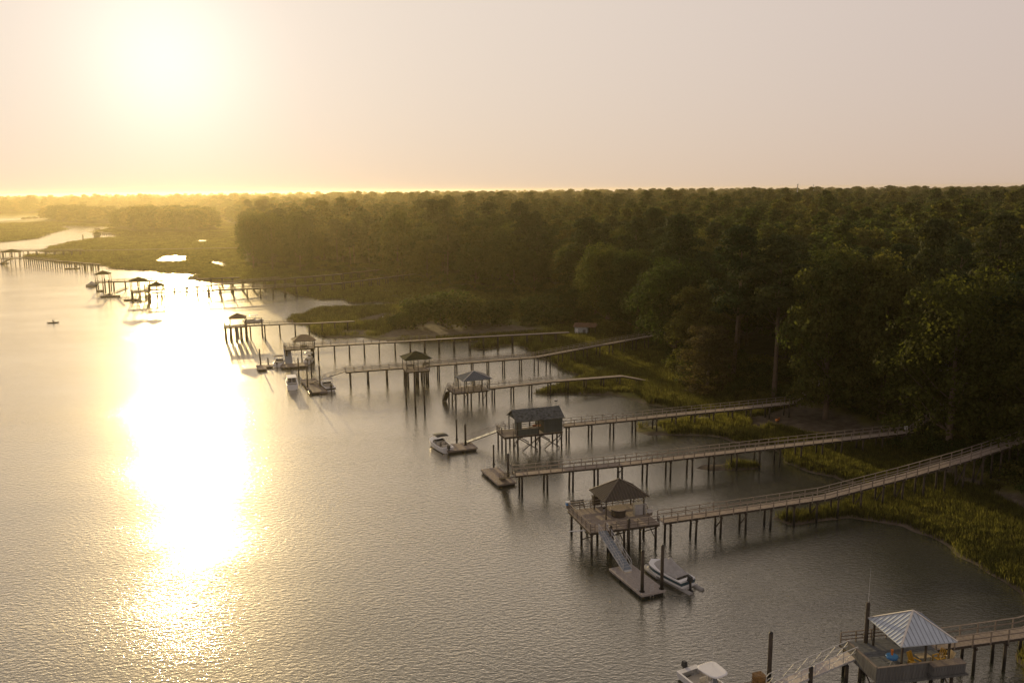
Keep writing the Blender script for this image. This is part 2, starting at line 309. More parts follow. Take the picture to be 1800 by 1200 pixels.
def build_land():
    th = np.radians(np.linspace(-46, 52, 520)); rr = 42 * np.exp(np.linspace(0, math.log(4800 / 42), 520))
    T, RR = np.meshgrid(th, rr); X = RR * np.sin(T); Y = RR * np.cos(T)
    z, s, fo = ground(X, Y, True)
    mud = np.zeros_like(X)
    for m in MUD: mud = np.maximum(mud, sm(sdist(X, Y, m) + (vnoise(X, Y, 3, 5) - .5) * 2.5, -.6, 1.2))
    mud = np.maximum(mud, 1 - sm(s + (vnoise(X, Y, 4, 15) - .5) * 2.5, .4, 2.6))
    n, k = X.shape; V = np.stack([X.ravel(), Y.ravel(), z.ravel()], 1)
    i = np.arange(n * k).reshape(n, k); Q = np.stack([i[:-1, :-1], i[:-1, 1:], i[1:, 1:], i[1:, :-1]], -1).reshape(-1, 4)
    keep = (z.ravel()[Q] > -1.15).any(1); Q = Q[keep]
    used = np.unique(Q); remap = -np.ones(len(V), int); remap[used] = np.arange(len(used)); V = V[used]; Q = remap[Q]
    me = bpy.data.meshes.new('marsh_land'); me.vertices.add(len(V)); me.vertices.foreach_set('co', V.ravel())
    me.loops.add(Q.size); me.loops.foreach_set('vertex_index', Q.ravel()); me.polygons.add(len(Q)); me.polygons.foreach_set('loop_start', np.arange(len(Q)) * 4)
    me.polygons.foreach_set('use_smooth', np.ones(len(Q), bool)); me.update(); me.validate()
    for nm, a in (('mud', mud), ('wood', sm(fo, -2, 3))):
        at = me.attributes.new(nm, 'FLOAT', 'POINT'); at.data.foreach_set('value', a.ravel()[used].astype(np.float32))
    m, nt, out = newmat('marsh_and_forest_ground')
    b = N(nt, 'ShaderNodeBsdfPrincipled', inp={'Roughness': 0.9, 'Specular IOR Level': 0.2}); nt.links.new(b.outputs[0], out.inputs[0])
    g = N(nt, 'ShaderNodeNewGeometry')
    def noise(s, d=4): q = N(nt, 'ShaderNodeTexNoise', inp={'Scale': s, 'Detail': d, 'Roughness': .6}); nt.links.new(g.outputs['Position'], q.inputs['Vector']); return q.outputs['Fac']
    def ramp(f, a, b_): q = N(nt, 'ShaderNodeMapRange', inp={'From Min': a, 'From Max': b_}); nt.links.new(f, q.inputs[0]); return q.outputs[0]
    def mix(f, a, b_):
        q = N(nt, 'ShaderNodeMix', data_type='RGBA'); nt.links.new(f, q.inputs['Factor'])
        for s_, x in (('A', a), ('B', b_)):
            if isinstance(x, tuple): q.inputs[s_].default_value = (*x, 1)
            else: nt.links.new(x, q.inputs[s_])
        return q.outputs['Result']
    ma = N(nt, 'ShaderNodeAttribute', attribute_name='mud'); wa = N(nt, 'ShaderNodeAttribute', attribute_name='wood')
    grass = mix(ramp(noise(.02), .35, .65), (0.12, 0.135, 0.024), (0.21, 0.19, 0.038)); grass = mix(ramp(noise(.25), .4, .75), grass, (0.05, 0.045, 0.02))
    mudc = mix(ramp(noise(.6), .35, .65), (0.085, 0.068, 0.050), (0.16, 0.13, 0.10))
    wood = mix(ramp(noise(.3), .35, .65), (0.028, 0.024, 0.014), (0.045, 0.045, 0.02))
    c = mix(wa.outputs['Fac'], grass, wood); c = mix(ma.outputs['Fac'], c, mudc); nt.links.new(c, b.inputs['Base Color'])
    bp = N(nt, 'ShaderNodeBump', inp={'Strength': .8, 'Distance': .25}); nt.links.new(noise(.9, 6), bp.inputs['Height']); nt.links.new(bp.outputs[0], b.inputs['Normal'])
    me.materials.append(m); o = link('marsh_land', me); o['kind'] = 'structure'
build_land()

def water_mat(name):
    """murky tidal water: dark body, mirror sheet that strengthens towards grazing view, wind ripples in patches"""
    m, nt, out = newmat(name)
    g = N(nt, 'ShaderNodeNewGeometry'); mp = N(nt, 'ShaderNodeMapping', inp={'Rotation': (0, 0, R_(-25)), 'Scale': (1.0, 1.9, 1.0)}); nt.links.new(g.outputs['Position'], mp.inputs[0])
    def noise(s, d, v): q = N(nt, 'ShaderNodeTexNoise', inp={'Scale': s, 'Detail': d, 'Roughness': .55}); nt.links.new(v, q.inputs['Vector']); return q.outputs['Fac']
    patch = N(nt, 'ShaderNodeMapRange', inp={'From Min': .35, 'From Max': .68, 'To Min': .55, 'To Max': 1.2}); nt.links.new(noise(.018, 3, mp.outputs[0]), patch.inputs[0])
    small = mth(nt, 'MULTIPLY', noise(4.0, 2, mp.outputs[0]), WV[0]); mid = mth(nt, 'MULTIPLY', noise(1.5, 3, mp.outputs[0]), WV[1])
    h = mth(nt, 'MULTIPLY', mth(nt, 'ADD', small, mid), patch.outputs[0])
    bp = N(nt, 'ShaderNodeBump', inp={'Strength': 1.0, 'Distance': 1.0}); nt.links.new(h, bp.inputs['Height'])
    bf = N(nt, 'ShaderNodeBump', inp={'Strength': 1.0, 'Distance': 3.2}); nt.links.new(h, bf.inputs['Height'])   # steep little faces turn towards and away from the eye
    d = N(nt, 'ShaderNodeVectorMath', operation='DOT_PRODUCT'); nt.links.new(g.outputs['Incoming'], d.inputs[0]); nt.links.new(bf.outputs[0], d.inputs[1])
    c = mth(nt, 'MINIMUM', mth(nt, 'MAXIMUM', d.outputs['Value'], 0.02), 1.0); f = mth(nt, 'ADD', mth(nt, 'MULTIPLY', mth(nt, 'POWER', mth(nt, 'SUBTRACT', 1.0, c), 1.75), 1.0), 0.02)
    body = N(nt, 'ShaderNodeBsdfDiffuse', inp={'Color': (0.022, 0.028, 0.020, 1)}); gl = N(nt, 'ShaderNodeBsdfGlossy', distribution='BECKMANN', inp={'Color': (1, .95, .84, 1), 'Roughness': 0.15}); nt.links.new(bp.outputs[0], gl.inputs['Normal'])
    g2 = N(nt, 'ShaderNodeBsdfGlossy', distribution='GGX', inp={'Color': (1, .95, .84, 1), 'Roughness': 0.38}); nt.links.new(bp.outputs[0], g2.inputs['Normal'])   # capillary ripples spread the glitter
    gm = N(nt, 'ShaderNodeMixShader', inp={0: 0.20}); nt.links.new(gl.outputs[0], gm.inputs[1]); nt.links.new(g2.outputs[0], gm.inputs[2]); gl = gm
    ms = N(nt, 'ShaderNodeMixShader'); nt.links.new(f, ms.inputs[0]); nt.links.new(body.outputs[0], ms.inputs[1]); nt.links.new(gl.outputs[0], ms.inputs[2]); nt.links.new(ms.outputs[0], out.inputs[0])
    return m
WV = (0.022, 0.050)
WATER = water_mat('river_water')
w = MB(); w.poly([(-4850, -380, 0), (4850, -380, 0), (4850, 4850, 0), (-4850, 4850, 0)])
o = w.build('river_water', WATER); o['kind'] = 'structure'
for p in PONDS:   # tidal pools with ragged edges
    q = []
    for (ax, ay), (bx, by) in zip(p, p[1:] + p[:1]):
        L = math.hypot(bx - ax, by - ay); n = max(2, int(L / 1.6))
        for i in range(n): k = i / n; q.append((ax + (bx - ax) * k + random.uniform(-.09, .05) * L, ay + (by - ay) * k + random.uniform(-.5, .5) * min(14, L * .8)))
    w = MB(); w.poly([(x, y, .53) for x, y in q]); o = w.build('marsh_pond', WATER); o['kind'] = 'structure'

# ------------------------------------------------------------------ haze
hb = MB(); hb.box(-4900, 4900, -390, 4900, -2.5, 46.6); hm, nt_, out_ = newmat('evening_haze')
pv = N(nt_, 'ShaderNodeVolumePrincipled', inp={'Color': (1.0, 0.86, 0.52, 1), 'Density': 0.000085, 'Anisotropy': 0.75}); nt_.links.new(pv.outputs[0], out_.inputs['Volume'])
hz_o = hb.build('haze', hm); hz_o['kind'] = 'stuff'; hz_o['label'] = 'thin golden evening haze over river and forest'

# ------------------------------------------------------------------ vegetation prototypes
def rand_unit(n, r=rng):
    v = r.normal(size=(n, 3)); return v / np.linalg.norm(v, axis=1, keepdims=True)
def leaf_quads(cen, nor, size, r=rng):
    """diamond shaped leaf sprays at cen, facing nor"""
    n = len(cen); t = rand_unit(n, r); a = np.cross(nor, t); a /= np.linalg.norm(a, axis=1, keepdims=True) + 1e-9; b = np.cross(nor, a)
    L = size * (.7 + .6 * r.random((n, 1))); W = L * (.55 + .3 * r.random((n, 1)))
    V = np.stack([cen - a * L, cen - b * W, cen + a * L, cen + b * W], 1).reshape(-1, 3)
    Fq = np.arange(4 * n).reshape(-1, 4); return V, Fq
def crown_geo(lobes, per, size, seed, jitter=.42):
    r = np.random.default_rng(seed); C = []; Nn = []
    area = sum(l[3] * l[4] for l in lobes)
    for (x, y, z, rx, rz) in lobes:
        n = max(6, int(per * rx * rz / area)); u = rand_unit(n, r)
        u[:, 2] = np.where(u[:, 2] < -.35, -u[:, 2] * .6, u[:, 2]); u /= np.linalg.norm(u, axis=1, keepdims=True)
        rad = (.72 + .36 * r.random((n, 1))) * (1 + .16 * np.sin(u[:, :1] * 7 + seed) * np.sin(u[:, 1:2] * 6 + x))
        C.append(np.array([x, y, z]) + u * rad * np.array([rx, rx, rz])); nn = u + jitter * r.normal(size=(n, 3)) ; Nn.append(nn / np.linalg.norm(nn, axis=1, keepdims=True))
    return leaf_quads(np.concatenate(C), np.concatenate(Nn), size, r)
def oak_lobes(seed, h=24, w=15, low=.16, n=34):
    r = np.random.default_rng(seed); L = []; zc_ = h * (.42 + low * .5); rz_ = h * .97 - zc_
    for i in range(n):
        t = (i + .5) / n; e = math.asin(-.62 + 1.60 * t) if t < .99 else 1.4; a = i * 2.4 + r.random() * .9; k = .80 + .26 * r.random(); rr = (1.7 + 1.9 * r.random() ** 1.5) * (w / 16)
        z = zc_ + math.sin(e) * (rz_ - rr * .7) * k if e > 0 else zc_ + math.sin(e) * (zc_ - h * low) / .62
        q = max(0, w / 2 - rr * .6) * math.cos(e) ** .7 * k
        L.append((q * math.cos(a), q * math.sin(a), z, rr * 1.15, rr * (.8 + .3 * r.random())))
    L += [(0, 0, zc_ + rz_ * .35, w * .3, rz_ * .5), (0, 0, zc_ * .85, w * .28, h * .17)]
    return L
def pine_lobes(seed, h=28, w=11, low=.5, n=26):
    r = np.random.default_rng(seed); L = []
    for i in range(n):
        t = (i + .5) / n; z = h * (low + (.97 - low) * t); env = (w / 2) * (1 - .75 * t ** 1.7) * (.75 + .4 * r.random()); a = i * 2.4 + r.random() * 1.5
        q = env * (.35 + .6 * r.random()) ; rr = 1.0 + 1.15 * r.random() * (1.1 - .4 * t)
        L.append((q * math.cos(a), q * math.sin(a), z, rr * 1.35, rr * .72))
    L.append((0, 0, h * .975, 1.5, 1.0)); return L
def trunk_mesh(name, h, r0, lobes, seed, lean=0.02, up=.9, limbs=14, nlow=.1):
    r = np.random.default_rng(seed); m = MB(); pts = []; k = 7
    for i in range(k + 1):
        t = i / k; pts.append(Vector((lean * h * t * t + .15 * math.sin(t * 5 + seed), .12 * math.sin(t * 4 + seed * 2), h * up * t - .8)))
    for i in range(k): m.tube(pts[i], pts[i + 1], r0 * (1 - .8 * i / k) + .03, r0 * (1 - .8 * (i + 1) / k) + .03, n=7, cap=False)
    ls = sorted(lobes, key=lambda a: a[2])[:: max(1, len(lobes) // limbs)]
    for (x, y, z, rx, rz) in ls:
        b = max(h * nlow, z - math.hypot(x, y) * .8 - .5); t = min(.98, (b + .8) / (h * up)); i = min(k - 1, int(t * k)); s = pts[i].lerp(pts[i + 1], t * k - i)
        mid = s.lerp(Vector((x, y, z)), .5) + Vector((0, 0, -.4)); m.tube(s, mid, r0 * .3 * (1 - t * .5), r0 * .2 * (1 - t * .5), n=5, cap=False); m.tube(mid, (x, y, z), r0 * .2 * (1 - t * .5), .03, n=5, cap=False)
    return m.mesh(name, BARK, True)
def np_mesh(name, V, Fq, m):
    me = bpy.data.meshes.new(name); me.vertices.add(len(V)); me.vertices.foreach_set('co', np.ascontiguousarray(V, dtype=np.float32).ravel())
    me.loops.add(Fq.size); me.loops.foreach_set('vertex_index', Fq.ravel().astype(np.int32)); me.polygons.add(len(Fq)); me.polygons.foreach_set('loop_start', (np.arange(len(Fq)) * Fq.shape[1]).astype(np.int32))
    me.update(); me.materials.append(m); return me
PROTO = {}
def add_proto(kind, lob, h, r0, seed, m, per, size, **kw):
    V, Fq = crown_geo(lob, per, size, seed)
    PROTO.setdefault(kind, []).append(dict(h=h, crown=np_mesh(kind + '_crown', V, Fq, m), trunk=trunk_mesh(kind + '_trunk', h, r0, lob, seed, **kw)))
for i in range(4): add_proto('oak', oak_lobes(10 + i, 24, 14.5 + (i % 2) * 3, .12 + .05 * (i % 2)), 24, .5, 10 + i, F_OAK, 16000, .27, up=.75)
for i in range(4): add_proto('pine', pine_lobes(30 + i, 28, 10 + 2 * (i % 2), .45 + .06 * (i % 2)), 28, .36, 30 + i, F_PINE, 9000, .24, nlow=.4)
add_proto('bright', oak_lobes(51, 24, 15, .05, 40), 24, .5, 51, F_SUNTINT, 15000, .24, up=.75)
add_proto('bright', oak_lobes(52, 24, 17, .1, 40), 24, .5, 52, F_SUNTINT, 15000, .24, up=.75)
add_proto('vine', oak_lobes(61, 24, 11, .0, 44), 24, .4, 61, F_BROWN, 14000, .24, up=.7)
for i in range(2): add_proto('bush', [(a[0], a[1], a[2] * .8, a[3], a[4]) for a in oak_lobes(70 + i, 5, 7, .02, 14)], 5, .12, 70 + i, F_OAK, 3600, .15, up=.6, limbs=6)

def tree(kind, k, x, y, h, w=1.0, label='', cat='tree', group=None, rz=None, name=None, base=None, rx=1.0):
    p = PROTO[kind][k % len(PROTO[kind])]; s = h / p['h']; z = gz(x, y) if base is None else base
    o = empty(name or {'oak': 'oak_tree', 'pine': 'pine_tree', 'bright': 'oak_tree', 'vine': 'vine_covered_tree', 'bush': 'shrub'}[kind], (x, y, z), random.random() * 6.28 if rz is None else rz, label, cat, group)
    o.scale = (s * w, s * w, s)
    link('trunk', p['trunk'], o); link('crown', p['crown'], o); return o

# ---------------- hero trees: pixel of the foot, row of the top, width factor
heroes = [  # kind, proto, u, v_foot, v_top, width factor, label
    ('pine', 1, 1360, 700, 414, 1.25, 'tall pine with a long bare trunk standing above the bank, behind the shed dock stairs'),
    ('pine', 0, 1290, 672, 398, 1.15, 'pine with flat green top just left of the tall bare-trunked pine'),
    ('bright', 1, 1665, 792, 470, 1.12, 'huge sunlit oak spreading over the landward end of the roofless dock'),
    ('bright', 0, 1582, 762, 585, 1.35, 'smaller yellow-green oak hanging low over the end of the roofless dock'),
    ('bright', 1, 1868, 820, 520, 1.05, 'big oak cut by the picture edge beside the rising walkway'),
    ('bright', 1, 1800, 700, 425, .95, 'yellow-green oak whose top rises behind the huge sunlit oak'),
    ('vine', 0, 1243, 690, 560, 1.5, 'brown vine-smothered tree column at the marsh edge near the white upturned boat'),
    ('oak', 1, 1068, 582, 425, .95, 'rounded oak with a sunlit left edge behind the little shore shed'),
    ('oak', 0, 1120, 596, 440, 1.0, 'oak between the shore shed and the broad lumpy oak'),
    ('oak', 3, 1185, 632, 445, 1.1, 'broad lumpy oak left of the vine-smothered tree'),
    ('oak', 2, 1010, 565, 500, 1.2, 'lower oak stepping down left of the shore shed trees'),
    ('oak', 0, 1450, 735, 440, 1.05, 'dark oak just right of the tall bare-trunked pine'),
    ('oak', 2, 1545, 745, 430, 1.0, 'dark oak towering behind the smaller yellow-green oak'),
    ('pine', 2, 1620, 720, 350, .9, 'pine poking above the forest over the huge sunlit oak'),
    ('pine', 3, 1190, 600, 336, 1.0, 'pine standing clear of the forest skyline above the shore shed'),
    ('pine', 0, 1740, 690, 358, .9, 'dark pine breaking the skyline near the right edge of the wood'),
    ('oak', 1, 446, 473, 372, .95, 'outermost left oak of the main wood, hazy with sun'),
    ('oak', 3, 480, 476, 369, .95, 'second hazy oak from the sunward end of the main wood'),
    ('oak', 2, 528, 479, 358, 1.0, 'domed oak topping the sunward end of the main wood'),
    ('oak', 0, 700, 497, 345, 1.0, 'oak at the highest hazy hump of the main wood'),
]
placed = []
for kind, k, u, vf, vt, wf, lab in heroes:
    x, y = pxd(u, vf, 2.0); z = gz(x, y); x, y = pxd(u, vf, z); z = gz(x, y); h = max(8, height_at(x, y, vt) - z)
    h = min(h, 33); tree(kind, k, x, y, h, wf * (24 / h if kind in ('bright', 'oak') and h > 26 else 1.0), lab, 'tree', rz=u * .37, base=z); placed.append((x, y, 6.5))
# bushes and small trees in the low field between marsh and wood
bushes = [
    ('bush', 0, 775, 572, 500, 1.35, 'biggest dark mounded shrub in the field before the wood'),
    ('bush', 1, 822, 573, 508, 1.2, 'dark shrub joined to the right of the biggest mounded shrub'),
    ('bush', 0, 745, 574, 520, 1.1, 'dark shrub joined to the left of the biggest mounded shrub'),
    ('bush', 1, 857, 570, 517, 1.1, 'lighter shrub at the right end of the dark shrub clump'),
    ('bush', 1, 705, 575, 545, 1.2, 'low dark shrub beside the pale sand track'),
    ('bush', 0, 886, 550, 521, .9, 'small round sunlit shrub alone on the lawn'),
    ('bush', 1, 862, 551, 529, 1.0, 'small shrub between the dark clump and the round sunlit shrub'),
    ('bush', 0, 925, 546, 512, 1.1, 'shrub with pale left edge right of the round sunlit shrub'),
    ('bush', 1, 955, 560, 508, 1.2, 'tall shrub at the right end of the lawn'),
    ('bush', 0, 985, 572, 535, 1.3, 'dark shrub left of the little shore shed'),
    ('bush', 1, 1078, 592, 556, 1.2, 'dark shrub right of the little shore shed'),
    ('bush', 0, 1005, 560, 520, 1.3, 'shrub behind the left corner of the shore shed'),
    ('bush', 0, 930, 572, 552, 1.2, 'low shrub at the back edge of the mud flat'),
    ('bush', 1, 1285, 694, 664, .6, 'thin leafy sapling at the marsh edge left of the shed dock stairs'),
]
for kind, k, u, vf, vt, wf, lab in bushes:
    x, y = pxd(u, vf, .5); z = gz(x, y); x, y = pxd(u, vf, z); h = max(2, height_at(x, y, vt) - z); tree('bush', k, x, y, h, wf, lab, 'shrub', 'shrubs in the field before the wood' if u < 1200 else None, rz=u * .3, base=z); placed.append((x, y, 3))

for u_, D_ in ((874, 438), (874, 428), (874, 416), (874, 404), (872, 392), (958, 425), (958, 413), (957, 400), (1652, 178), (1652, 168)):   # clearings round the houses
    d_ = ray(u_, 420); placed.append((d_[0] / d_[1] * D_, D_, 5.0 if D_ < 200 else 5.6))

# ---------------- the wood: every tree one can tell apart is its own tree, the far rest one mass
def blue_noise(ring0, ring1, a0, a1, spacing, accept, mx=40000):
    """jittered hex-ish rows in polar space round the viewpoint; spacing(r) metres"""
    out = []; r = ring0
    while r < ring1:
        s = spacing(r); n = int((a1 - a0) * r / s); off = random.random()
        for i in range(n):
            a = a0 + (i + off + random.uniform(-.35, .35)) * s / r; q = r + random.uniform(-.35, .35) * s; out.append((q * math.sin(a), q * math.cos(a)))
        r += s * .87
    P_ = np.array(out); return P_[accept(P_[:, 0], P_[:, 1])]
def inwood(X, Y):
    f = np.maximum(sdist(X, Y, FOREST), np.maximum(sdist(X, Y, ISLE_A) , sdist(X, Y, ISLE_B))); return f > 2.5
PT = blue_noise(110, 4700, R_(-42), R_(46), lambda r: max(11.6, r * .0138), inwood)
keep = np.ones(len(PT), bool)
for (x, y, q) in placed: keep &= np.hypot(PT[:, 0] - x, PT[:, 1] - y) > q
PT = PT[keep]
f_edge = np.maximum(sdist(PT[:, 0], PT[:, 1], FOREST), np.maximum(sdist(PT[:, 0], PT[:, 1], ISLE_A), sdist(PT[:, 0], PT[:, 1], ISLE_B)))
zz = ground(PT[:, 0], PT[:, 1]); rr_ = np.hypot(PT[:, 0], PT[:, 1])
uu = 900 + F * PT[:, 0] / (PT[:, 1] * .985 + 7)
hh = 18.5 + 6.5 * rng.random(len(PT)) + 5 * (vnoise(PT[:, 0], PT[:, 1], 95, 9) - .4) + 5 * (vnoise(PT[:, 0], PT[:, 1], 38, 8) - .5); hh *= np.clip(.72 + f_edge / 22, .6, 1.0)
island = np.maximum(sdist(PT[:, 0], PT[:, 1], ISLE_A), sdist(PT[:, 0], PT[:, 1], ISLE_B)) > 0
hh = np.where(island, hh * 1.0, hh)
ispine = (rng.random(len(PT)) < .32) & (f_edge > 6) & ~island; hh = np.where(ispine, hh + 2.5 + 5.5 * (rng.random(len(PT)) < .22), hh)
cap = np.where(uu > 1040, 24 + rr_ * .015 + 9 * rng.random(len(PT)) ** 1.5, 43.5); cap = np.minimum(cap, 44 - 2 * rng.random(len(PT))); hh = np.clip(np.minimum(hh, cap - zz), 9, 40)
inframe = (uu > -40) & (uu < 1840)
score = np.where(inframe, 1 / rr_ * np.where(f_edge < 24, 2.2, 1.0) * np.where((f_edge > 60) & (rr_ > 260), .6, 1), 0)
order = np.argsort(-score); near = order[:262]; far = order[262:]
ZU = [560, 700, 830, 960, 1060, 1180, 1300, 1400, 1510, 1620, 1720]
ZN = ['at the sunward end of the wood', 'above the far footbridges', 'behind the mounded shrubs', 'behind the sunlit lawn', 'left of the shore shed', 'behind the shore shed', 'by the vine-covered tree', 'around the bare-trunked pine', 'above the boathouse dock stairs', 'near the huge sunlit oak', 'above the climbing dock', 'at the right picture edge']
DZ = ['on the front edge', 'just behind the front row', 'deep in the canopy']
for n_, i in enumerate(near):
    x, y = PT[i]; kind = 'pine' if ispine[i] else 'oak'
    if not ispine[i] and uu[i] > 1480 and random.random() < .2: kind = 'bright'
    front = f_edge[i] < 16
    zi = int(np.searchsorted(ZU, uu[i])); dz = 0 if front else (1 if f_edge[i] < 45 else 2)
    look = {'pine': 'dark flat-topped pine', 'bright': 'yellow-green oak', 'oak': 'round-crowned oak'}[kind]; size = 'tall' if hh[i] > 25 else ('short' if hh[i] < 20.5 else 'middling')
    lab = f'{size} {look} {DZ[dz]} {ZN[zi]}'; g = f'{look}s {DZ[dz]} {ZN[zi]}'
    tree(kind, int(n_ % 4), float(x), float(y), float(hh[i]), random.uniform(1.02, 1.35) if kind != 'pine' else random.uniform(.95, 1.3), lab, 'tree', g, base=float(zz[i]) - .2)

def scatter(name, protos, pts, rot, scl, pid, mats, kind='stuff', label=None):
    """one object: a few plant shapes repeated over many points (geometry nodes)"""
    me = bpy.data.meshes.new(name); vs = []; fs = []; ids = []; k = 0; ls = []; off = []
    for j, (V, Fq) in enumerate(protos):
        vs.append(V); fs.append(Fq + k); k += len(V); ids.append(np.full(len(V), -(j + 1)))
    vs.append(pts); ids.append(pid); V = np.concatenate(vs).astype(np.float32); Fq = np.concatenate(fs); ids = np.concatenate(ids).astype(np.int32)
    me.vertices.add(len(V)); me.vertices.foreach_set('co', V.ravel()); me.loops.add(Fq.size); me.loops.foreach_set('vertex_index', Fq.ravel().astype(np.int32))
    me.polygons.add(len(Fq)); me.polygons.foreach_set('loop_start', (np.arange(len(Fq)) * Fq.shape[1]).astype(np.int32)); me.update()
    for m in mats: me.materials.append(m)
    a = me.attributes.new('pid', 'INT', 'POINT'); a.data.foreach_set('value', ids)
    z = np.zeros((len(V) - len(pts), 3)); R = np.concatenate([z, rot]).astype(np.float32); S = np.concatenate([z + 1, scl]).astype(np.float32)
    a = me.attributes.new('rot', 'FLOAT_VECTOR', 'POINT'); a.data.foreach_set('vector', R.ravel()); a = me.attributes.new('scl', 'FLOAT_VECTOR', 'POINT'); a.data.foreach_set('vector', S.ravel())
    o = link(name, me); ng = bpy.data.node_groups.new(name + '_scatter', 'GeometryNodeTree')
    ng.interface.new_socket('Geometry', in_out='INPUT', socket_type='NodeSocketGeometry'); ng.interface.new_socket('Geometry', in_out='OUTPUT', socket_type='NodeSocketGeometry')
    gi = ng.nodes.new('NodeGroupInput'); go = ng.nodes.new('NodeGroupOutput'); jn = ng.nodes.new('GeometryNodeJoinGeometry'); ng.links.new(jn.outputs[0], go.inputs[0])
    at = ng.nodes.new('GeometryNodeInputNamedAttribute'); at.data_type = 'INT'; at.inputs['Name'].default_value = 'pid'
    ar = ng.nodes.new('GeometryNodeInputNamedAttribute'); ar.data_type = 'FLOAT_VECTOR'; ar.inputs['Name'].default_value = 'rot'
    asc = ng.nodes.new('GeometryNodeInputNamedAttribute'); asc.data_type = 'FLOAT_VECTOR'; asc.inputs['Name'].default_value = 'scl'
    def sel(val):
        c = ng.nodes.new('FunctionNodeCompare'); c.data_type = 'INT'; c.operation = 'EQUAL'; ng.links.new(at.outputs['Attribute'], c.inputs[2]); c.inputs[3].default_value = val
        s = ng.nodes.new('GeometryNodeSeparateGeometry'); s.domain = 'POINT'; ng.links.new(gi.outputs[0], s.inputs[0]); ng.links.new(c.outputs[0], s.inputs['Selection']); return s.outputs['Selection']
    for j in range(len(protos)):
        ip = ng.nodes.new('GeometryNodeInstanceOnPoints'); ng.links.new(sel(j), ip.inputs['Points']); ng.links.new(sel(-(j + 1)), ip.inputs['Instance'])
        ng.links.new(ar.outputs['Attribute'], ip.inputs['Rotation']); ng.links.new(asc.outputs['Attribute'], ip.inputs['Scale']); ng.links.new(ip.outputs[0], jn.inputs[0])
    md = o.modifiers.new('scatter', 'NODES'); md.node_group = ng
    tag(o, label, None, None, kind); return o
lowp = []
for i in range(4): lowp.append(crown_geo(oak_lobes(110 + i, 24, 15, .1, 22), 2600, .55, 110 + i))
for i in range(3): lowp.append(crown_geo(pine_lobes(130 + i, 28, 10.5, .5, 18), 1700, .5, 130 + i))
n = len(far); pid = np.where(ispine[far], rng.integers(4, 7, n), rng.integers(0, 4, n)); S = hh[far] / np.where(ispine[far], 28, 24)
wide = np.clip(rr_[far] / 900, 1.0, 1.8) * rng.uniform(1.0, 1.35, n)
scatter('distant_forest', lowp, np.column_stack([PT[far], zz[far] - .3]), np.column_stack([np.zeros(n), np.zeros(n), rng.random(n) * 6.28]), np.column_stack([S * wide, S * wide, S]), pid, [F_OAK], label='far forest canopy reaching the hazy horizon')

# undergrowth on the bank below the trees
V0, F0 = crown_geo(oak_lobes(90, 3, 5, .0, 9), 700, .17, 90)
V1, F1 = crown_geo(oak_lobes(91, 2.4, 5.5, .0, 9), 700, .16, 91)
UG = blue_noise(90, 520, R_(-22), R_(44), lambda r: max(2.3, r * .011), lambda X, Y: (lambda f: (f > -2.2) & (f < 13))(sdist(X, Y, FOREST) + (vnoise(X, Y, 9, 6) - .5) * 4))
mudn = np.zeros(len(UG))
for m_ in MUD: mudn = np.maximum(mudn, sdist(UG[:, 0], UG[:, 1], m_) > -.5)
UG = UG[mudn < .5]; n = len(UG); s = rng.uniform(.5, 1.25, n)
scatter('bank_undergrowth', [(V0, F0), (V1, F1)], np.column_stack([UG, ground(UG[:, 0], UG[:, 1]) - .15]), np.column_stack([np.zeros(n), np.zeros(n), rng.random(n) * 6.28]), np.column_stack([s, s, s]), rng.integers(0, 2, n), [F_OAK], label='dark tangled undergrowth on the bank below the trees')

# marsh grass: tufts of blades, denser and truer near, clumped farther off
def tuft(seed, nb=26, h=1.25, spread=.62, wd=.034):
    r = np.random.default_rng(seed); V = []; Q = []
    for i in range(nb):
        x, y = r.normal(size=2) * spread * .55; a = r.random() * 6.28; ln = r.random() * .5; hh_ = h * (.6 + .5 * r.random()); dx, dy = math.cos(a) * ln, math.sin(a) * ln; b = r.random() * 3.14; wx, wy = math.cos(b) * wd, math.sin(b) * wd
        k = len(V); V += [(x - wx, y - wy, 0), (x + wx, y + wy, 0), (x + dx * .45 + wx * .8, y + dy * .45 + wy * .8, hh_ * .6), (x + dx * .45 - wx * .8, y + dy * .45 - wy * .8, hh_ * .6), (x + dx, y + dy, hh_)]
        Q += [(k, k + 1, k + 2, k + 3), (k + 3, k + 2, k + 4, k + 4)]
    return np.array(V), np.array(Q)
def tuft_tri(*a, **kw):
    V, Q = tuft(*a, **kw); T = []
    for q in Q:
        if q[2] == q[3]: T.append(q[:3])
        else: T += [q[[0, 1, 2]], q[[0, 2, 3]]]
    return V, np.array(T)
def marsh_ok(X, Y):
    z, s, fo = ground(X, Y, True); m = np.full(X.shape, -99.)
    for q in MUD: m = np.maximum(m, sdist(X, Y, q) + (vnoise(X, Y, 3, 5) - .5) * 2.5)
    pn = np.full(X.shape, -99.)
    for q in PONDS: pn = np.maximum(pn, sdist(X, Y, q))
    bare = vnoise(X, Y, 14, 12) * .6 + vnoise(X, Y, 5, 13) * .4
    return (s > .5) & (fo < -1.5) & (m < .4) & (pn + (vnoise(X, Y, 4, 31) - .5) * 5 < 1.0) & (bare > .31)
GR = blue_noise(60, 1500, R_(-40), R_(44), lambda r: max(.52, r * .0042), marsh_ok)
n = len(GR); rg = np.hypot(GR[:, 0], GR[:, 1]); cell = np.maximum(.62, rg * .0046) / .72
hb_ = .42 + .70 * vnoise(GR[:, 0], GR[:, 1], 11, 21) + .15 * rng.random(n); hb_ *= np.clip(.5 + .35 * sdist(GR[:, 0], GR[:, 1], LAND), .5, 1.0) * 0 + 1
fld = sm(-sdist(GR[:, 0], GR[:, 1], FOREST), 2, 40); 
wd_ = cell * rng.uniform(.9, 1.3, n)
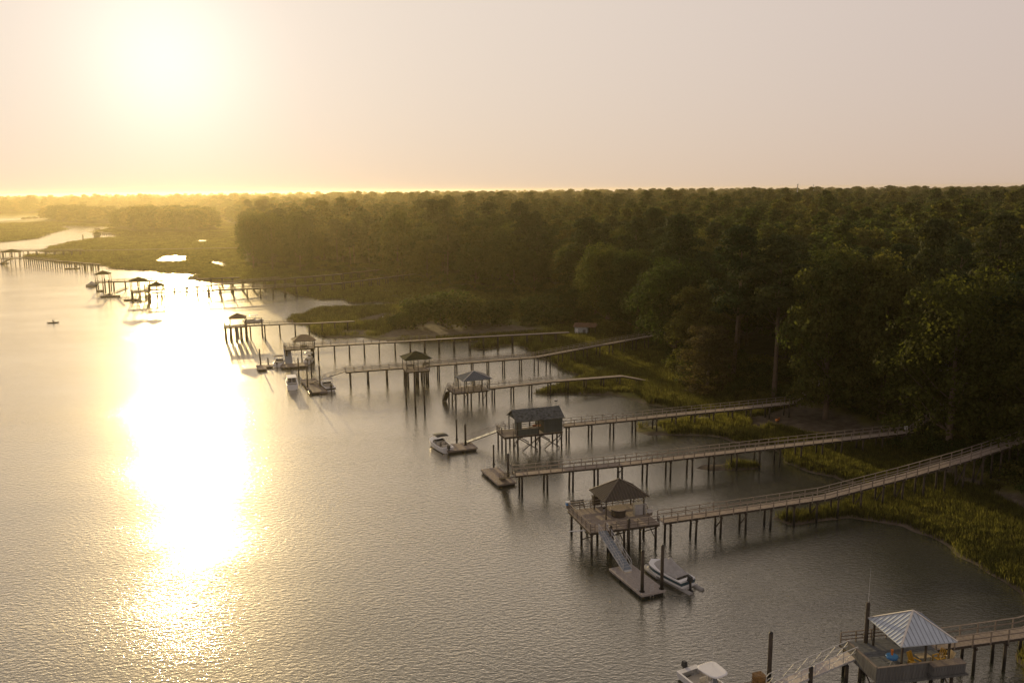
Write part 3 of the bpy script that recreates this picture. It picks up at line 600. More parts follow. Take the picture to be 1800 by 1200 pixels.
scatter('marsh_grass', [tuft_tri(1), tuft_tri(2), tuft_tri(3, 26, 1.1, .7)], np.column_stack([GR, ground(GR[:, 0], GR[:, 1]) - .05]), np.column_stack([np.zeros(n), np.zeros(n), rng.random(n) * 6.28]),
        np.column_stack([wd_, wd_, hb_ * np.clip(cell, 1, 1.35)]), rng.integers(0, 3, n), [F_GRASS], label='yellow-green marsh grass along the river')
print('grass', n, 'trees', len(PT), 'under', len(UG))

# ------------------------------------------------------------------ docks
YAW = R_(19)
class Frame:
    """local frame of a dock: x landward along it, y away across it"""
    def __init__(s, x, y, yaw): s.x, s.y, s.yaw = x, y, yaw; s.c, s.s = math.cos(yaw), math.sin(yaw)
    def to(s, p): dx, dy = p[0] - s.x, p[1] - s.y; return (dx * s.c + dy * s.s, -dx * s.s + dy * s.c)
PILE = {}
def pile_mesh(L, r=.15):
    k = (round(L, 1), r)
    if k not in PILE: m = MB(); m.tube((0, 0, -L), (0, 0, 0), r * 1.12, r, n=8); PILE[k] = m.mesh('pile', W_DARK, True)
    return PILE[k]
POST = {}
def post_mesh(h, w, m_):
    k = (h, w, m_.name)
    if k not in POST: m = MB(); m.box(-w / 2, w / 2, -w / 2, w / 2, -.25, h); POST[k] = m.mesh('rail_post', m_)
    return POST[k]
def deck_slab(root, poly, z, board_dir, bw=.15, th=.05, m=W_DECK, name='deck_boards', cut=True):
    """boards laid side by side across a convex outline, each its own solid with a gap"""
    c, s = math.cos(board_dir), math.sin(board_dir); q = [(x * c + y * s, -x * s + y * c) for x, y in poly]
    y0, y1 = min(a[1] for a in q), max(a[1] for a in q); n = max(1, int(round((y1 - y0) / bw))); bw = (y1 - y0) / n; mb = MB(); r = random.Random(int(abs(poly[0][0] * 100)) + n)
    for i in range(n):
        yy = y0 + (i + .5) * bw; xs = []
        for (ax, ay), (bx, by) in zip(q, q[1:] + q[:1]):
            if (ay > yy) != (by > yy): xs.append(ax + (bx - ax) * (yy - ay) / (by - ay))
        if len(xs) < 2: continue
        a, b = min(xs) - r.uniform(0, .03), max(xs) + r.uniform(0, .03); h = r.uniform(-.006, .006); g = bw * .06
        cs = [(a, yy - bw / 2 + g), (b, yy - bw / 2 + g), (b, yy + bw / 2 - g), (a, yy + bw / 2 - g)]; w_ = [(x * c - y * s, x * s + y * c) for x, y in cs]
        mb.add([(x, y, z - th) for x, y in w_] + [(x, y, z + h) for x, y in w_], [(3, 2, 1, 0), (4, 5, 6, 7), (0, 1, 5, 4), (1, 2, 6, 5), (2, 3, 7, 6), (3, 0, 4, 7)])
    o = mb.build(name, m, root); o['kind'] = 'stuff'; return o
def walkway(label, pts, width=1.5, bent=3.6, rails='both', twin=True, group='long timber docks reaching out over the river', boards=.15, raildrop=None, first=1.0, pr=.14, posts=1.8, brace=False, cat='dock', thick=1.0):
    """pts: centre line in world metres with deck height"""
    o0 = pts[0]; root = empty('timber_dock', (o0[0], o0[1], 0), 0, label, cat, group); P_ = [Vector((a[0] - o0[0], a[1] - o0[1], a[2])) for a in pts]
    cum = [0]
    for a, b in zip(P_, P_[1:]): cum.append(cum[-1] + (b - a).length)
    def at(d):
        for i in range(len(P_) - 1):
            if d <= cum[i + 1] or i == len(P_) - 2:
                t = (d - cum[i]) / (cum[i + 1] - cum[i]); q = P_[i].lerp(P_[i + 1], t); dr = (P_[i + 1] - P_[i]); dr.z = 0; dr.normalize(); return q, dr, Vector((-dr.y, dr.x, 0))
    # deck boards run across the walkway
    mb = MB(); n = int(cum[-1] / boards); r = random.Random(n)
    for i in range(n):
        d = (i + .5) * cum[-1] / n; q, dr, nn = at(d); w = width / 2 + r.uniform(-.02, .02); h = Vector((0, 0, -.025 + r.uniform(-.006, .006)))
        mb.beam(q + h - nn * w, q + h + nn * w, boards * .9, .05)
    b = mb.build('deck_boards', W_DECK, root); b['kind'] = 'stuff'
    for i in range(len(P_) - 1):
        _, dr, nn = at((cum[i] + cum[i + 1]) / 2)
        for sgn in (-1, 1):
            m = MB(); m.beam(P_[i] + nn * sgn * (width / 2 - .06) - Vector((0, 0, .17)), P_[i + 1] + nn * sgn * (width / 2 - .06) - Vector((0, 0, .05 + .12 * thick)), .07 * thick, .24 * thick); m.build('stringer', W_BEAM, root)
    d = first; r2 = random.Random(5 + n)
    while d < cum[-1] - .3:
        q, dr, nn = at(d); wx, wy = q.x + o0[0], q.y + o0[1]; zb = min(gz(wx, wy), 0.3) - 1.2
        if gz(wx, wy) > q.z - .4: break
        m = MB(); m.beam(q - nn * (width / 2 + .22) - Vector((0, 0, .39)), q + nn * (width / 2 + .22) - Vector((0, 0, .39)), .14, .2); m.build('cap_beam', W_BEAM, root)
        for sgn in ((-1, 1) if twin else (0,)):
            a = q + nn * sgn * (width / 2 - .05); L = q.z - .29 - zb; p = link('pile', pile_mesh(L, pr), root, (a.x, a.y, q.z - .29)); p.rotation_euler = (r2.uniform(-.02, .02), r2.uniform(-.02, .02), 0)
        if brace and random.random() < .7:
            m = MB(); m.beam(q - nn * width / 2 + Vector((0, 0, -.7)), q + nn * width / 2 + Vector((0, 0, -q.z + .5)), .05, .15); m.build('brace', W_BEAM, root)
        d += bent * r2.uniform(.94, 1.06)
    sides = {'both': (-1, 1), 'far': (1,), 'near': (-1,), None: ()}[rails]; end = cum[-1] if raildrop is None else raildrop; npst = max(2, int(end / posts) + 1)
    for sgn in sides:
        prev = None
        for i in range(npst):
            d = min(end, i * end / (npst - 1)); q, dr, nn = at(d); a = q + nn * sgn * (width / 2 + .03)
            link('rail_post', post_mesh(.98, .10, W_RAIL), root, (a.x, a.y, a.z), math.atan2(dr.y, dr.x))
        ds = [0] + [c_ for c_ in cum[1:-1] if c_ < end] + [end]
        for a_, b_ in zip(ds, ds[1:]):
            qa, _, n1 = at(a_ + .01); qb, _, n2 = at(b_ - .01)
            for zz_, ww, hh_, nm in ((1.0, .14, .045 * thick, 'handrail'), (.52, .04, .11, 'middle_rail')):
                m = MB(); m.beam(qa + n1 * sgn * (width / 2 + .03) + Vector((0, 0, zz_)), qb + n2 * sgn * (width / 2 + .03) + Vector((0, 0, zz_)), ww, hh_); m.build(nm, W_RAIL, root)
    return root
def rails_on(root, pts, h=.98, posts=1.5, m_=W_RAIL, boards=False):
    """railing along a run of points in root's local metres (x, y, zdeck)"""
    for a, b in zip(pts, pts[1:]):
        a, b = Vector(a), Vector(b); L = (b - a).length; n = max(1, int(round(L / posts)))
        for i in range(n + 1):
            q = a.lerp(b, i / n); link('rail_post', post_mesh(h - .02, .10, m_), root, (q.x, q.y, q.z), math.atan2(b.y - a.y, b.x - a.x))
        for zz_, ww, hh_, nm in ((h, .14, .045, 'handrail'), (.62, .04, .10, 'middle_rail'), (.3, .04, .10, 'lower_rail')):
            m = MB(); m.beam(a + Vector((0, 0, zz_)), b + Vector((0, 0, zz_)), ww, hh_); m.build(nm, m_, root)
def platform(label, cx, cy, L, W, z, yaw=YAW, nx=3, ny=3, name='pier_platform', xbrace=True, group='platforms at the heads of the docks', rail_runs=(), boards=.15, m=W_DECK, pr=.15, blen=1.2, bdir=math.pi / 2):
    root = empty(name, (cx, cy, 0), yaw, label, 'platform', group); a, b = L / 2, W / 2
    deck_slab(root, [(-a, -b), (a, -b), (a, b), (-a, b)], z, bdir, boards, m=m)
    for (p, q) in (((-a, -b + .05), (a, -b + .05)), ((-a, b - .05), (a, b - .05)), ((-a + .05, -b), (-a + .05, b)), ((a - .05, -b), (a - .05, b))):
        mb = MB(); mb.beam((*p, z - .20), (*q, z - .20), .06, .28); mb.build('rim_joist', W_BEAM, root)
    xs = [-a + .35 + i * (L - .7) / (nx - 1) for i in range(nx)]; ys = [-b + .35 + j * (W - .7) / (ny - 1) for j in range(ny)]
    for x in xs:
        mb = MB(); mb.beam((x, -b + .05, z - .44), (x, b - .05, z - .44), .16, .2); mb.build('cap_beam', W_BEAM, root)
        for y in ys: p = link('pile', pile_mesh(z + .8, pr), root, (x, y, z - .35)); p.rotation_euler = (random.uniform(-.02, .02), random.uniform(-.02, .02), 0)
    if xbrace:
        for x in xs:
            for j in range(ny - 1):
                if (j + xs.index(x)) % 2 == 0:
                    for (u0, u1) in ((ys[j], ys[j + 1]), (ys[j + 1], ys[j])):
                        mb = MB(); mb.beam((x + .17, u0, z - .6), (x + .17, u1, .55), .05, .13); mb.build('cross_brace', W_BEAM, root)
    for run in rail_runs: rails_on(root, [(p[0], p[1], z) for p in run])
    return root
def hip_roof(root, L, W, ze, za, m, ms, ridge=0.0, seam=.45, over=0.0, cap=None, name='roof'):
    a, b, r = L / 2, W / 2, ridge / 2; t = .07
    C = [(-a, -b, ze), (a, -b, ze), (a, b, ze), (-a, b, ze)]; A, B = (-r, 0, za), (r, 0, za); mb = MB()
    mb.add(C + [A, B] + [(x, y, z - t) for x, y, z in C + [A, B]], [(0, 1, 5, 4), (1, 2, 5), (2, 3, 4, 5), (3, 0, 4), (7, 6, 10, 11), (8, 7, 11), (9, 8, 11, 10), (6, 9, 10), (0, 6, 7, 1), (1, 7, 8, 2), (2, 8, 9, 3), (3, 9, 6, 0)])
    ro = mb.build(name, m, root)
    if seam:
        for side in range(4):
            mb = MB(); p, q = Vector(C[side]), Vector(C[(side + 1) % 4]); tp = [(A, B), (B, B), (B, A), (A, A)][side]; n = int((q - p).length / seam)
            for i in range(1, n):
                s = p.lerp(q, i / n); d = (q - p).normalized(); u = Vector((-d.y, d.x, 0)); # rises straight up the slope until it meets a hip
                ta, tb = Vector(tp[0]), Vector(tp[1]); rise = max((ta - p).dot(u), 1e-3); xa = (ta - p).dot(d); xb = (tb - p).dot(d); x = (s - p).dot(d); Lq = (q - p).length
                f = 1.0 if xa <= x <= xb else (x / xa if x < xa else (Lq - x) / (Lq - xb)); e = s + u * rise * f; e.z = ze + (za - ze) * f
                mb.beam(s + Vector((0, 0, .025)), e + Vector((0, 0, .025)), .035, .05)
            k = mb.build('roof_seam', ms, ro); k['kind'] = 'stuff'
    for c_, e in ((C[0], A), (C[1], B), (C[2], B), (C[3], A)):
        mb = MB(); mb.beam(Vector(c_) + Vector((0, 0, .03)), Vector(e) + Vector((0, 0, .04)), .16, .05); mb.build('hip_cap', cap or ms, ro)
    if ridge: mb = MB(); mb.beam(Vector(A) + Vector((0, 0, .03)), Vector(B) + Vector((0, 0, .03)), .18, .06); mb.build('ridge_cap', cap or ms, ro)
    return ro
def gazebo(label, cx, cy, L, W, zd, ze, za, m, ms, yaw=YAW, over=.55, nx=2, ny=2, cap=None, ridge=0.0, seam=.45, post=.14, rails=False, wm=W_RAIL):
    root = empty('gazebo', (cx, cy, zd), yaw, label, 'gazebo', 'open gazebos on the docks'); a, b = L / 2 - over, W / 2 - over
    hip_roof(root, L, W, ze - zd, za - zd, m, ms, ridge, seam, cap=cap)
    pm = MB(); pm.box(-post / 2, post / 2, -post / 2, post / 2, 0, ze - zd + .02); pm = pm.mesh('post', W_BEAM)
    for i in range(nx):
        for j in range(ny):
            if 0 < i < nx - 1 and 0 < j < ny - 1: continue
            link('post', pm, root, (-a + 2 * a * i / (nx - 1), -b + 2 * b * j / (ny - 1), 0))
    for (p, q) in (((-a, -b), (a, -b)), ((-a, b), (a, b)), ((-a, -b), (-a, b)), ((a, -b), (a, b))):
        mb = MB(); mb.beam((*p, ze - zd - .12), (*q, ze - zd - .12), .10, .22); mb.build('eave_beam', W_BEAM, root)
    if rails: rails_on(root, [(a, -b, 0), (-a, -b, 0), (-a, b, 0), (a, b, 0)], .95)
    return root
def gangway(label, top, bot, w=1.1, tread=M_TREAD, metal=M_ALU, rh=1.0, truss=True, cat='gangway', rr=.028):
    t, b = Vector(top), Vector(bot); root = empty('gangway', tuple(b), 0, label, cat, 'gangways down to the floats'); d = t - b; L = d.length; dn = d.normalized(); sd_ = Vector((-dn.y, dn.x, 0)).normalized()
    m = MB(); m.beam((0, 0, 0), d, w, .06); m.build('tread', tread, root); mc = MB(); n = int(L / .4)
    for i in range(1, n): q = d * (i / n) + Vector((0, 0, .04)); mc.beam(q - sd_ * w / 2, q + sd_ * w / 2, .04, .025)
    c_ = mc.build('cleats', metal, root); c_['kind'] = 'stuff'
    for sgn in (-1, 1):
        m = MB(); o = sd_ * sgn * w / 2; m.beam(o - Vector((0, 0, .05)), o + d - Vector((0, 0, .05)), .07, .14); m.build('side_beam', metal, root); m = MB()
        for h in (rh, rh * .55): m.path([o + Vector((0, 0, h * .8)), o + dn * .25 + Vector((0, 0, h)), o + d + Vector((0, 0, h))], rr)
        m.path([o, o + Vector((0, 0, rh * .8))], rr)
        k = max(3, int(L / 1.2))
        for i in range(1, k + 1):
            q = d * (i / k); m.tube(o + q, o + q + Vector((0, 0, rh)), rr * .85, n=5)
            if truss: m.tube(o + d * ((i - 1) / k), o + q + Vector((0, 0, rh)), rr * .7, n=5)
        m.build('handrail', metal, root)
    if True:
        m = MB(); e = -dn * .35; m.beam((0, 0, 0), Vector((e.x, e.y, -.06)), w * .9, .03); m.build('toe_plate', metal, root)
    return root
def floating_dock(label, cx, cy, L, W, yaw, z=.5, m=W_DECK, group='floating docks', bdir=math.pi / 2, boards=.15, edge=W_RAIL):
    """L runs along local x"""
    root = empty('floating_dock', (cx, cy, 0), yaw, label, 'floating dock', group); a, b = L / 2, W / 2
    deck_slab(root, [(-a, -b), (a, -b), (a, b), (-a, b)], z, bdir, boards, m=m)
    for (p, q) in (((-a, -b - .03), (a, -b - .03)), ((-a, b + .03), (a, b + .03)), ((-a - .03, -b), (-a - .03, b)), ((a + .03, -b), (a + .03, b))):
        mb = MB(); mb.beam((*p, z - .10), (*q, z - .10), .06, .22); mb.build('rub_board', edge, root)
    n = max(2, int(L / 2)); fm = MB(); fm.box(-L / n * .42, L / n * .42, -b + .1, b - .1, -.25, z - .2); fm = fm.mesh('float', M_BLACK)
    for i in range(n): link('float', fm, root, (-a + (i + .5) * L / n, 0, 0))
    cm = MB(); cm.box(-.14, .14, -.03, .03, .06, .10); cm.box(-.07, -.03, -.03, .03, 0, .06); cm.box(.03, .07, -.03, .03, 0, .06); cm = cm.mesh('cleat', M_ALU)
    for i in range(3): link('cleat', cm, root, (-a + (i + .5) * L / 3, -b + .12, z + .01))
    return root
def mooring_pile(label, x, y, top, r=.16, whip=0, hoop=None, group='mooring piles by the floats', lean=0.0):
    root = empty('mooring_pile', (x, y, 0), 0, label, 'pile', group); m = MB(); m.tube((0, 0, -2.2), (lean * top, 0, top), r * 1.12, r, n=10); m.build('shaft', W_DARK, root, True)
    m = MB(); m.tube((lean * top, 0, top), (lean * top, 0, top + .12), r * 1.1, r * .5, n=10); m.build('cap', M_BLACK if not whip else W_DARK, root)
    if hoop is not None: m = MB(); m.tube((0, 0, hoop - .08), (0, 0, hoop + .06), r * 1.7, n=10); m.build('pile_hoop', W_DARK, root)
    if whip: m = MB(); m.tube((lean * top, 0, top), (lean * top + .02, 0, top + whip), .02, .006, n=5); m.build('antenna', M_ALU, root)
    return root

# ------------------------------------------------------------------ boats
def hull(root, L, B, Hh, m=P_WHITE, stripe=None, floor=P_CREAM, bowlen=.35, free=.0, name='hull', deep=.25, foredeck=.34):
    """x forward, stern at -L/2; sheer rises to the bow"""
    n = 12; R3 = []
    for i in range(n + 1):
        t = i / n; x = -L / 2 + L * t; f = 1.0 if t < 1 - bowlen else math.sqrt(max(0, 1 - ((t - 1 + bowlen) / bowlen) ** 2.2)); f = max(f, .03); hb = B / 2 * (f * (.92 + .08 * min(1, t * 3))); sh = Hh * (1 + .28 * t * t); kz = -deep + (.0 if t < .7 else (t - .7) / .3 * (deep + .15)); ch = .1 + .25 * max(0, t - .55) * Hh
        R3.append([(x, 0, kz), (x, -hb * .86, ch), (x, -hb, sh), (x, -hb * .86, sh + .02), (x, hb * .86, sh + .02), (x, hb, sh), (x, hb * .86, ch)])
    m_ = MB(); V = [p for r in R3 for p in r]; Fs = []
    for i in range(n):
        for a, b in ((0, 1), (1, 2), (2, 3), (4, 5), (5, 6), (6, 0)): Fs.append((i * 7 + a, (i + 1) * 7 + a, (i + 1) * 7 + b, i * 7 + b))
    Fs.append(tuple(range(7))); m_.add(V, Fs); h = m_.build(name, m, root, False)
    # inner: floor, coaming walls, foredeck
    k0, k1 = 1, int(n * (1 - foredeck)); m_ = MB(); pts = []
    fl = Hh * .35
    for i in range(k0, k1 + 1): r = R3[i]; pts.append((r[3], r[4]))
    for (a, b), (c, d) in zip(pts, pts[1:]):
        m_.add([(a[0], a[1], fl), (b[0], b[1], fl), (d[0], d[1], fl), (c[0], c[1], fl)], [(0, 1, 2, 3)]); m_.add([a, c, (c[0], c[1], fl), (a[0], a[1], fl)], [(0, 1, 2, 3)]); m_.add([b, d, (d[0], d[1], fl), (b[0], b[1], fl)], [(0, 1, 2, 3)])
    a, b = pts[-1]; m_.add([a, b, (b[0], b[1], fl), (a[0], a[1], fl)], [(0, 1, 2, 3)]); m_.build('cockpit', floor, root)
    m_ = MB()
    for i in range(k1, n):
        r, q = R3[i], R3[i + 1]; m_.add([r[3], r[4], q[4], q[3]], [(0, 1, 2, 3)]); 
    m_.build('foredeck', m, root); m_ = MB(); r, q = R3[0], R3[1]; m_.add([r[3], r[4], q[4], q[3]], [(0, 1, 2, 3)]); m_.build('aft_deck', m, root)
    if stripe:
        m_ = MB()
        for i in range(n):
            for sgn in (1, 5):
                (x0, y0, z0), (x1, y1, z1) = R3[i][2 if sgn == 1 else 5], R3[i + 1][2 if sgn == 1 else 5]; (u0, v0, w0), (u1, v1, w1) = R3[i][1 if sgn == 1 else 6], R3[i + 1][1 if sgn == 1 else 6]; o = 1.012
                def mixp(p, q, t): return (p[0] + (q[0] - p[0]) * t, (p[1] + (q[1] - p[1]) * t) * o + (.006 if p[1] > 0 else -.006), p[2] + (q[2] - p[2]) * t)
                A0, A1 = (x0, y0, z0), (x1, y1, z1); B0, B1 = (u0, v0, w0), (u1, v1, w1); m_.add([mixp(A0, B0, .2), mixp(A1, B1, .2), mixp(A1, B1, .62), mixp(A0, B0, .62)], [(0, 1, 2, 3)])
        hb = B / 2 * .92; m_.add([(-L / 2 - .012, -hb, Hh * .8), (-L / 2 - .012, hb, Hh * .8), (-L / 2 - .012, hb * .9, Hh * .38), (-L / 2 - .012, -hb * .9, Hh * .38)], [(0, 1, 2, 3)]); m_.build('hull_stripe', stripe, root)
    return fl
def outboard(root, x, y, z, s=1.0, m=P_BLACK):
    m_ = MB(); m_.add([(x - .55 * s, y - .16 * s, z + .35 * s), (x - .05, y - .2 * s, z + .3 * s), (x - .05, y + .2 * s, z + .3 * s), (x - .55 * s, y + .16 * s, z + .35 * s), (x - .5 * s, y - .12 * s, z + .8 * s), (x - .1, y - .15 * s, z + .85 * s), (x - .1, y + .15 * s, z + .85 * s), (x - .5 * s, y + .12 * s, z + .8 * s)],
        [(3, 2, 1, 0), (4, 5, 6, 7), (0, 1, 5, 4), (1, 2, 6, 5), (2, 3, 7, 6), (3, 0, 4, 7)]); m_.beam((x - .3 * s, y, z + .35 * s), (x - .38 * s, y, z - .6 * s), .14 * s, .2 * s); m_.box(x - .65 * s, x - .25 * s, y - .12 * s, y + .12 * s, z - .62 * s, z - .56 * s); m_.build('outboard_motor', m, root)
def bimini(root, x0, x1, w, z0, z1, m, name='bimini_top', curve=.12):
    m_ = MB(); n = 6; V = []
    for i in range(n + 1):
        t = i / n; x = x0 + (x1 - x0) * t; z = z1 + curve * math.sin(math.pi * t)
        V += [(x, -w / 2, z - .06), (x, -w / 4, z), (x, w / 4, z), (x, w / 2, z - .06)]
    Fs = [(i * 4 + j, i * 4 + j + 1, i * 4 + j + 5, i * 4 + j + 4) for i in range(n) for j in range(3)]; m_.add(V, Fs); m_.add([(x, y, z - .04) for x, y, z in V], [f[::-1] for f in Fs]); t_ = m_.build(name, m, root, False)
    m_ = MB()
    for sgn in (-1, 1):
        c = (x0 + x1) / 2
        for xx in (x0 + .05, c, x1 - .05): m_.tube((c, sgn * w / 2, z0), (xx, sgn * w / 2, z1 - .05), .018, n=5)
    m_.build('bimini_frame', M_ALU, root)
def windshield(root, x, w, z, h=.45):
    m_ = MB(); m_.add([(x, -w / 2, z), (x, w / 2, z), (x - .3, w / 2 * .9, z + h), (x - .3, -w / 2 * .9, z + h)], [(0, 1, 2, 3)])
    for sgn in (-1, 1): m_.add([(x, sgn * w / 2, z), (x - 1.0, sgn * w / 2 * 1.02, z), (x - .9, sgn * w / 2 * .95, z + h * .6), (x - .3, sgn * w / 2 * .9, z + h)], [(0, 1, 2, 3)])
    m_.build('windshield', P_GLASS, root); m_ = MB(); m_.tube((x - .3, -w / 2 * .9, z + h), (x - .3, w / 2 * .9, z + h), .02, n=5); m_.build('windshield_frame', M_ALU, root)
def seat(root, x, y, z, m=P_CREAM, w=.55):
    m_ = MB(); m_.box(x - .25, x + .25, y - w / 2, y + w / 2, z, z + .42); m_.box(x - .32, x - .22, y - w / 2, y + w / 2, z + .4, z + .85); m_.build('seat', m, root)
def boat(label, x, y, yaw, L, B, Hh, z=0.05, kind='runabout', name='motorboat', stripe=None, top=None, cover=False, motor=1.0, roll=0.0, group=None, m=P_WHITE):
    root = empty(name, (x, y, z), yaw, label, 'boat', group); fl = hull(root, L, B, Hh, m, stripe)
    if kind == 'runabout':
        windshield(root, L * .16, B * .8, Hh * 1.08)
        for s_ in (-1, 1): seat(root, 0.0, s_ * B * .2, fl)
        seat(root, -L * .33, 0, fl, w=B * .6)
    if kind == 'console':
        m_ = MB(); m_.add([(-.1, -.35, fl), (.55, -.35, fl), (.55, .35, fl), (-.1, .35, fl), (0, -.32, fl + 1.1), (.4, -.3, fl + 1.0), (.4, .3, fl + 1.0), (0, .32, fl + 1.1)], [(3, 2, 1, 0), (4, 5, 6, 7), (0, 1, 5, 4), (1, 2, 6, 5), (2, 3, 7, 6), (3, 0, 4, 7)]); m_.build('console', m, root)
        m_ = MB(); m_.add([(.42, -.3, fl + 1.0), (.42, .3, fl + 1.0), (.2, .28, fl + 1.45), (.2, -.28, fl + 1.45)], [(0, 1, 2, 3)]); m_.build('windshield', P_GLASS, root); seat(root, -.8, 0, fl, w=.9)
        m_ = MB(); n = 20; V = []
        for zz_, k in ((2.02, 1.0), (2.10, 1.0), (2.13, .9)):
            for i in range(n):
                a = 2 * math.pi * i / n; ca, sa = math.cos(a), math.sin(a); ex = abs(ca) ** .5 * (1 if ca > 0 else -1); ey = abs(sa) ** .5 * (1 if sa > 0 else -1); V.append((.05 + 1.15 * ex * k, .95 * ey * k * (1 - .12 * ex), fl + zz_))
        m_.add(V, [(i, (i + 1) % n, n + (i + 1) % n, n + i) for i in range(n)] + [(n + i, n + (i + 1) % n, 2 * n + (i + 1) % n, 2 * n + i) for i in range(n)] + [tuple(range(n))[::-1], tuple(range(2 * n, 3 * n))]); m_.build('t_top', m, root)
        m_ = MB()
        for sx_ in (-.25, .6):
            for sy in (-.42, .42): m_.tube((sx_, sy, fl), (sx_ * .9, sy * 1.1, fl + 2.05), .025, n=6)
        m_.build('t_top_frame', M_ALU, root); m_ = MB()
        for i in range(5): m_.tube((-1.0, -.5 + i * .25, fl + 2.1), (-1.12, -.5 + i * .25, fl + 2.42), .025, n=5)
        m_.build('rod_holders', M_ALU, root); m_ = MB(); m_.tube((-.3, .3, fl + 2.1), (-.4, .32, fl + 4.9), .016, .006, n=5); m_.build('antenna', C_WHITE, root)
    if kind == 'cabin':
        m_ = MB(); a, b = -L * .28, L * .22; w = B * .39; z1 = Hh + 1.35
        m_.add([(a, -w, Hh), (b, -w, Hh * 1.1), (b, w, Hh * 1.1), (a, w, Hh), (a, -w * .92, z1), (b - .5, -w * .88, z1), (b - .5, w * .88, z1), (a, w * .92, z1)], [(3, 2, 1, 0), (4, 5, 6, 7), (0, 1, 5, 4), (1, 2, 6, 5), (2, 3, 7, 6), (3, 0, 4, 7)]); m_.build('cabin', m, root)
        m_ = MB(); m_.add([(a - .015, -w * .82, Hh + .25), (a - .015, -.05, Hh + .25), (a - .015, -.05, z1 - .15), (a - .015, -w * .8, z1 - .15)], [(0, 1, 2, 3)]); m_.add([(a - .015, .05, Hh + .25), (a - .015, w * .82, Hh + .25), (a - .015, w * .8, z1 - .15), (a - .015, .05, z1 - .15)], [(0, 1, 2, 3)])
        for s_ in (-1, 1): m_.add([(a + .2, s_ * (w * .975 + .01), Hh + .45), (b - .4, s_ * (w * .975 + .01), Hh + .5), (b - .6, s_ * (w * .92 + .01), z1 - .2), (a + .2, s_ * (w * .94 + .01), z1 - .2)], [(0, 1, 2, 3)])
        m_.build('cabin_window', P_GLASS, root); m_ = MB(); m_.box(a - .5, b - .4, -w, w, z1, z1 + .08); m_.build('cabin_roof', m, root); m_ = MB(); m_.path([(b, -w, Hh * 1.2 + .45), (L * .45, -.2, Hh * 1.28 + .5), (L * .45, .2, Hh * 1.28 + .5), (b, w, Hh * 1.2 + .45)], .02); m_.build('bow_rail', M_ALU, root)
    if cover:
        ridge = [(-L * .36, .05, Hh + .05), (-L * .3, 0, Hh + .5), (-L * .02, 0, Hh + 1.55), (L * .14, 0, Hh + 1.05), (L * .33, 0, Hh + .4)]; ws = [.80, .84, .86, .8, .5]; m_ = MB(); V = []
        for (x_, y_, z_), w_ in zip(ridge, ws): e = B / 2 * w_; V += [(x_, -e, Hh + .1), (x_, -e * .5, (z_ + Hh) / 2 + .12), (x_, 0, z_), (x_, e * .5, (z_ + Hh) / 2 + .12), (x_, e, Hh + .1)]
        m_.add(V, [(i * 5 + j, i * 5 + j + 1, i * 5 + j + 6, i * 5 + j + 5) for i in range(4) for j in range(4)] + [(0, 1, 2, 3, 4)]); m_.build('boat_cover', P_GREYC, root)
    if top: bimini(root, -L * .2, L * .14, B * .85, Hh, Hh + 1.45, top)
    if motor: outboard(root, -L / 2, 0, Hh * .55, motor)
    root.rotation_euler = (roll, 0, yaw); return root
def small_craft(label, x, y, yaw, L=2.6, B=.9, m=C_WHITE, sm=C_BLACK, name='jet_ski', cat='jet ski'):
    root = empty(name, (x, y, 0.02), yaw, label, cat); hull(root, L, B, .4, m, bowlen=.5, floor=sm, deep=.1, foredeck=.55); m_ = MB(); m_.box(-L * .35, L * .05, -.18, .18, .3, .68); m_.build('seat', sm, root)
    m_ = MB(); m_.tube((L * .12, 0, .4), (L * .02, 0, .85), .04, n=5); m_.tube((L * .02, -.32, .87), (L * .02, .32, .87), .025, n=5); m_.build('handlebar', sm, root); return root
def chair_adir(label, x, y, z, yaw, m, group=None, name='deck_chair'):
    root = empty(name, (x, y, z), yaw, label, 'chair', group)
    for i in range(4): mb = MB(); yy = -.24 + i * .16; mb.beam((-.22, yy, .42), (-.55, yy, 1.18), .13, .025, up=(0, 1, 0)); mb.build('back_slat', m, root)
    mb = MB(); mb.beam((-.25, 0, .36), (.32, 0, .44), .6, .04); mb.build('seat', m, root)
    for s_ in (-1, 1):
        mb = MB(); mb.beam((-.3, s_ * .36, .62), (.4, s_ * .36, .64), .12, .03); mb.build('armrest', m, root)
        for xx in (-.3, .32): mb = MB(); mb.box(xx - .04, xx + .04, s_ * .33 - .04, s_ * .33 + .04, 0, .62); mb.build('leg', m, root)
    return root
def bench(label, x, y, z, yaw, w=1.7):
    root = empty('bench', (x, y, z), yaw, label, 'bench')
    for i in range(3): mb = MB(); mb.box(-w / 2, w / 2, -.22 + i * .16, -.08 + i * .16, .42, .46); mb.build('seat_slat', W_BEAM, root)
    for i in range(3): mb = MB(); mb.box(-w / 2, w / 2, .27, .30, .55 + i * .17, .67 + i * .17); mb.build('back_slat', W_BEAM, root)
    for s_ in (-1, 1): mb = MB(); mb.box(s_ * w / 2 - .05, s_ * w / 2 + .05, -.22, -.14, 0, .42); mb.box(s_ * w / 2 - .05, s_ * w / 2 + .05, .2, .28, 0, 1.0); mb.build('leg', W_BEAM, root)
    return root
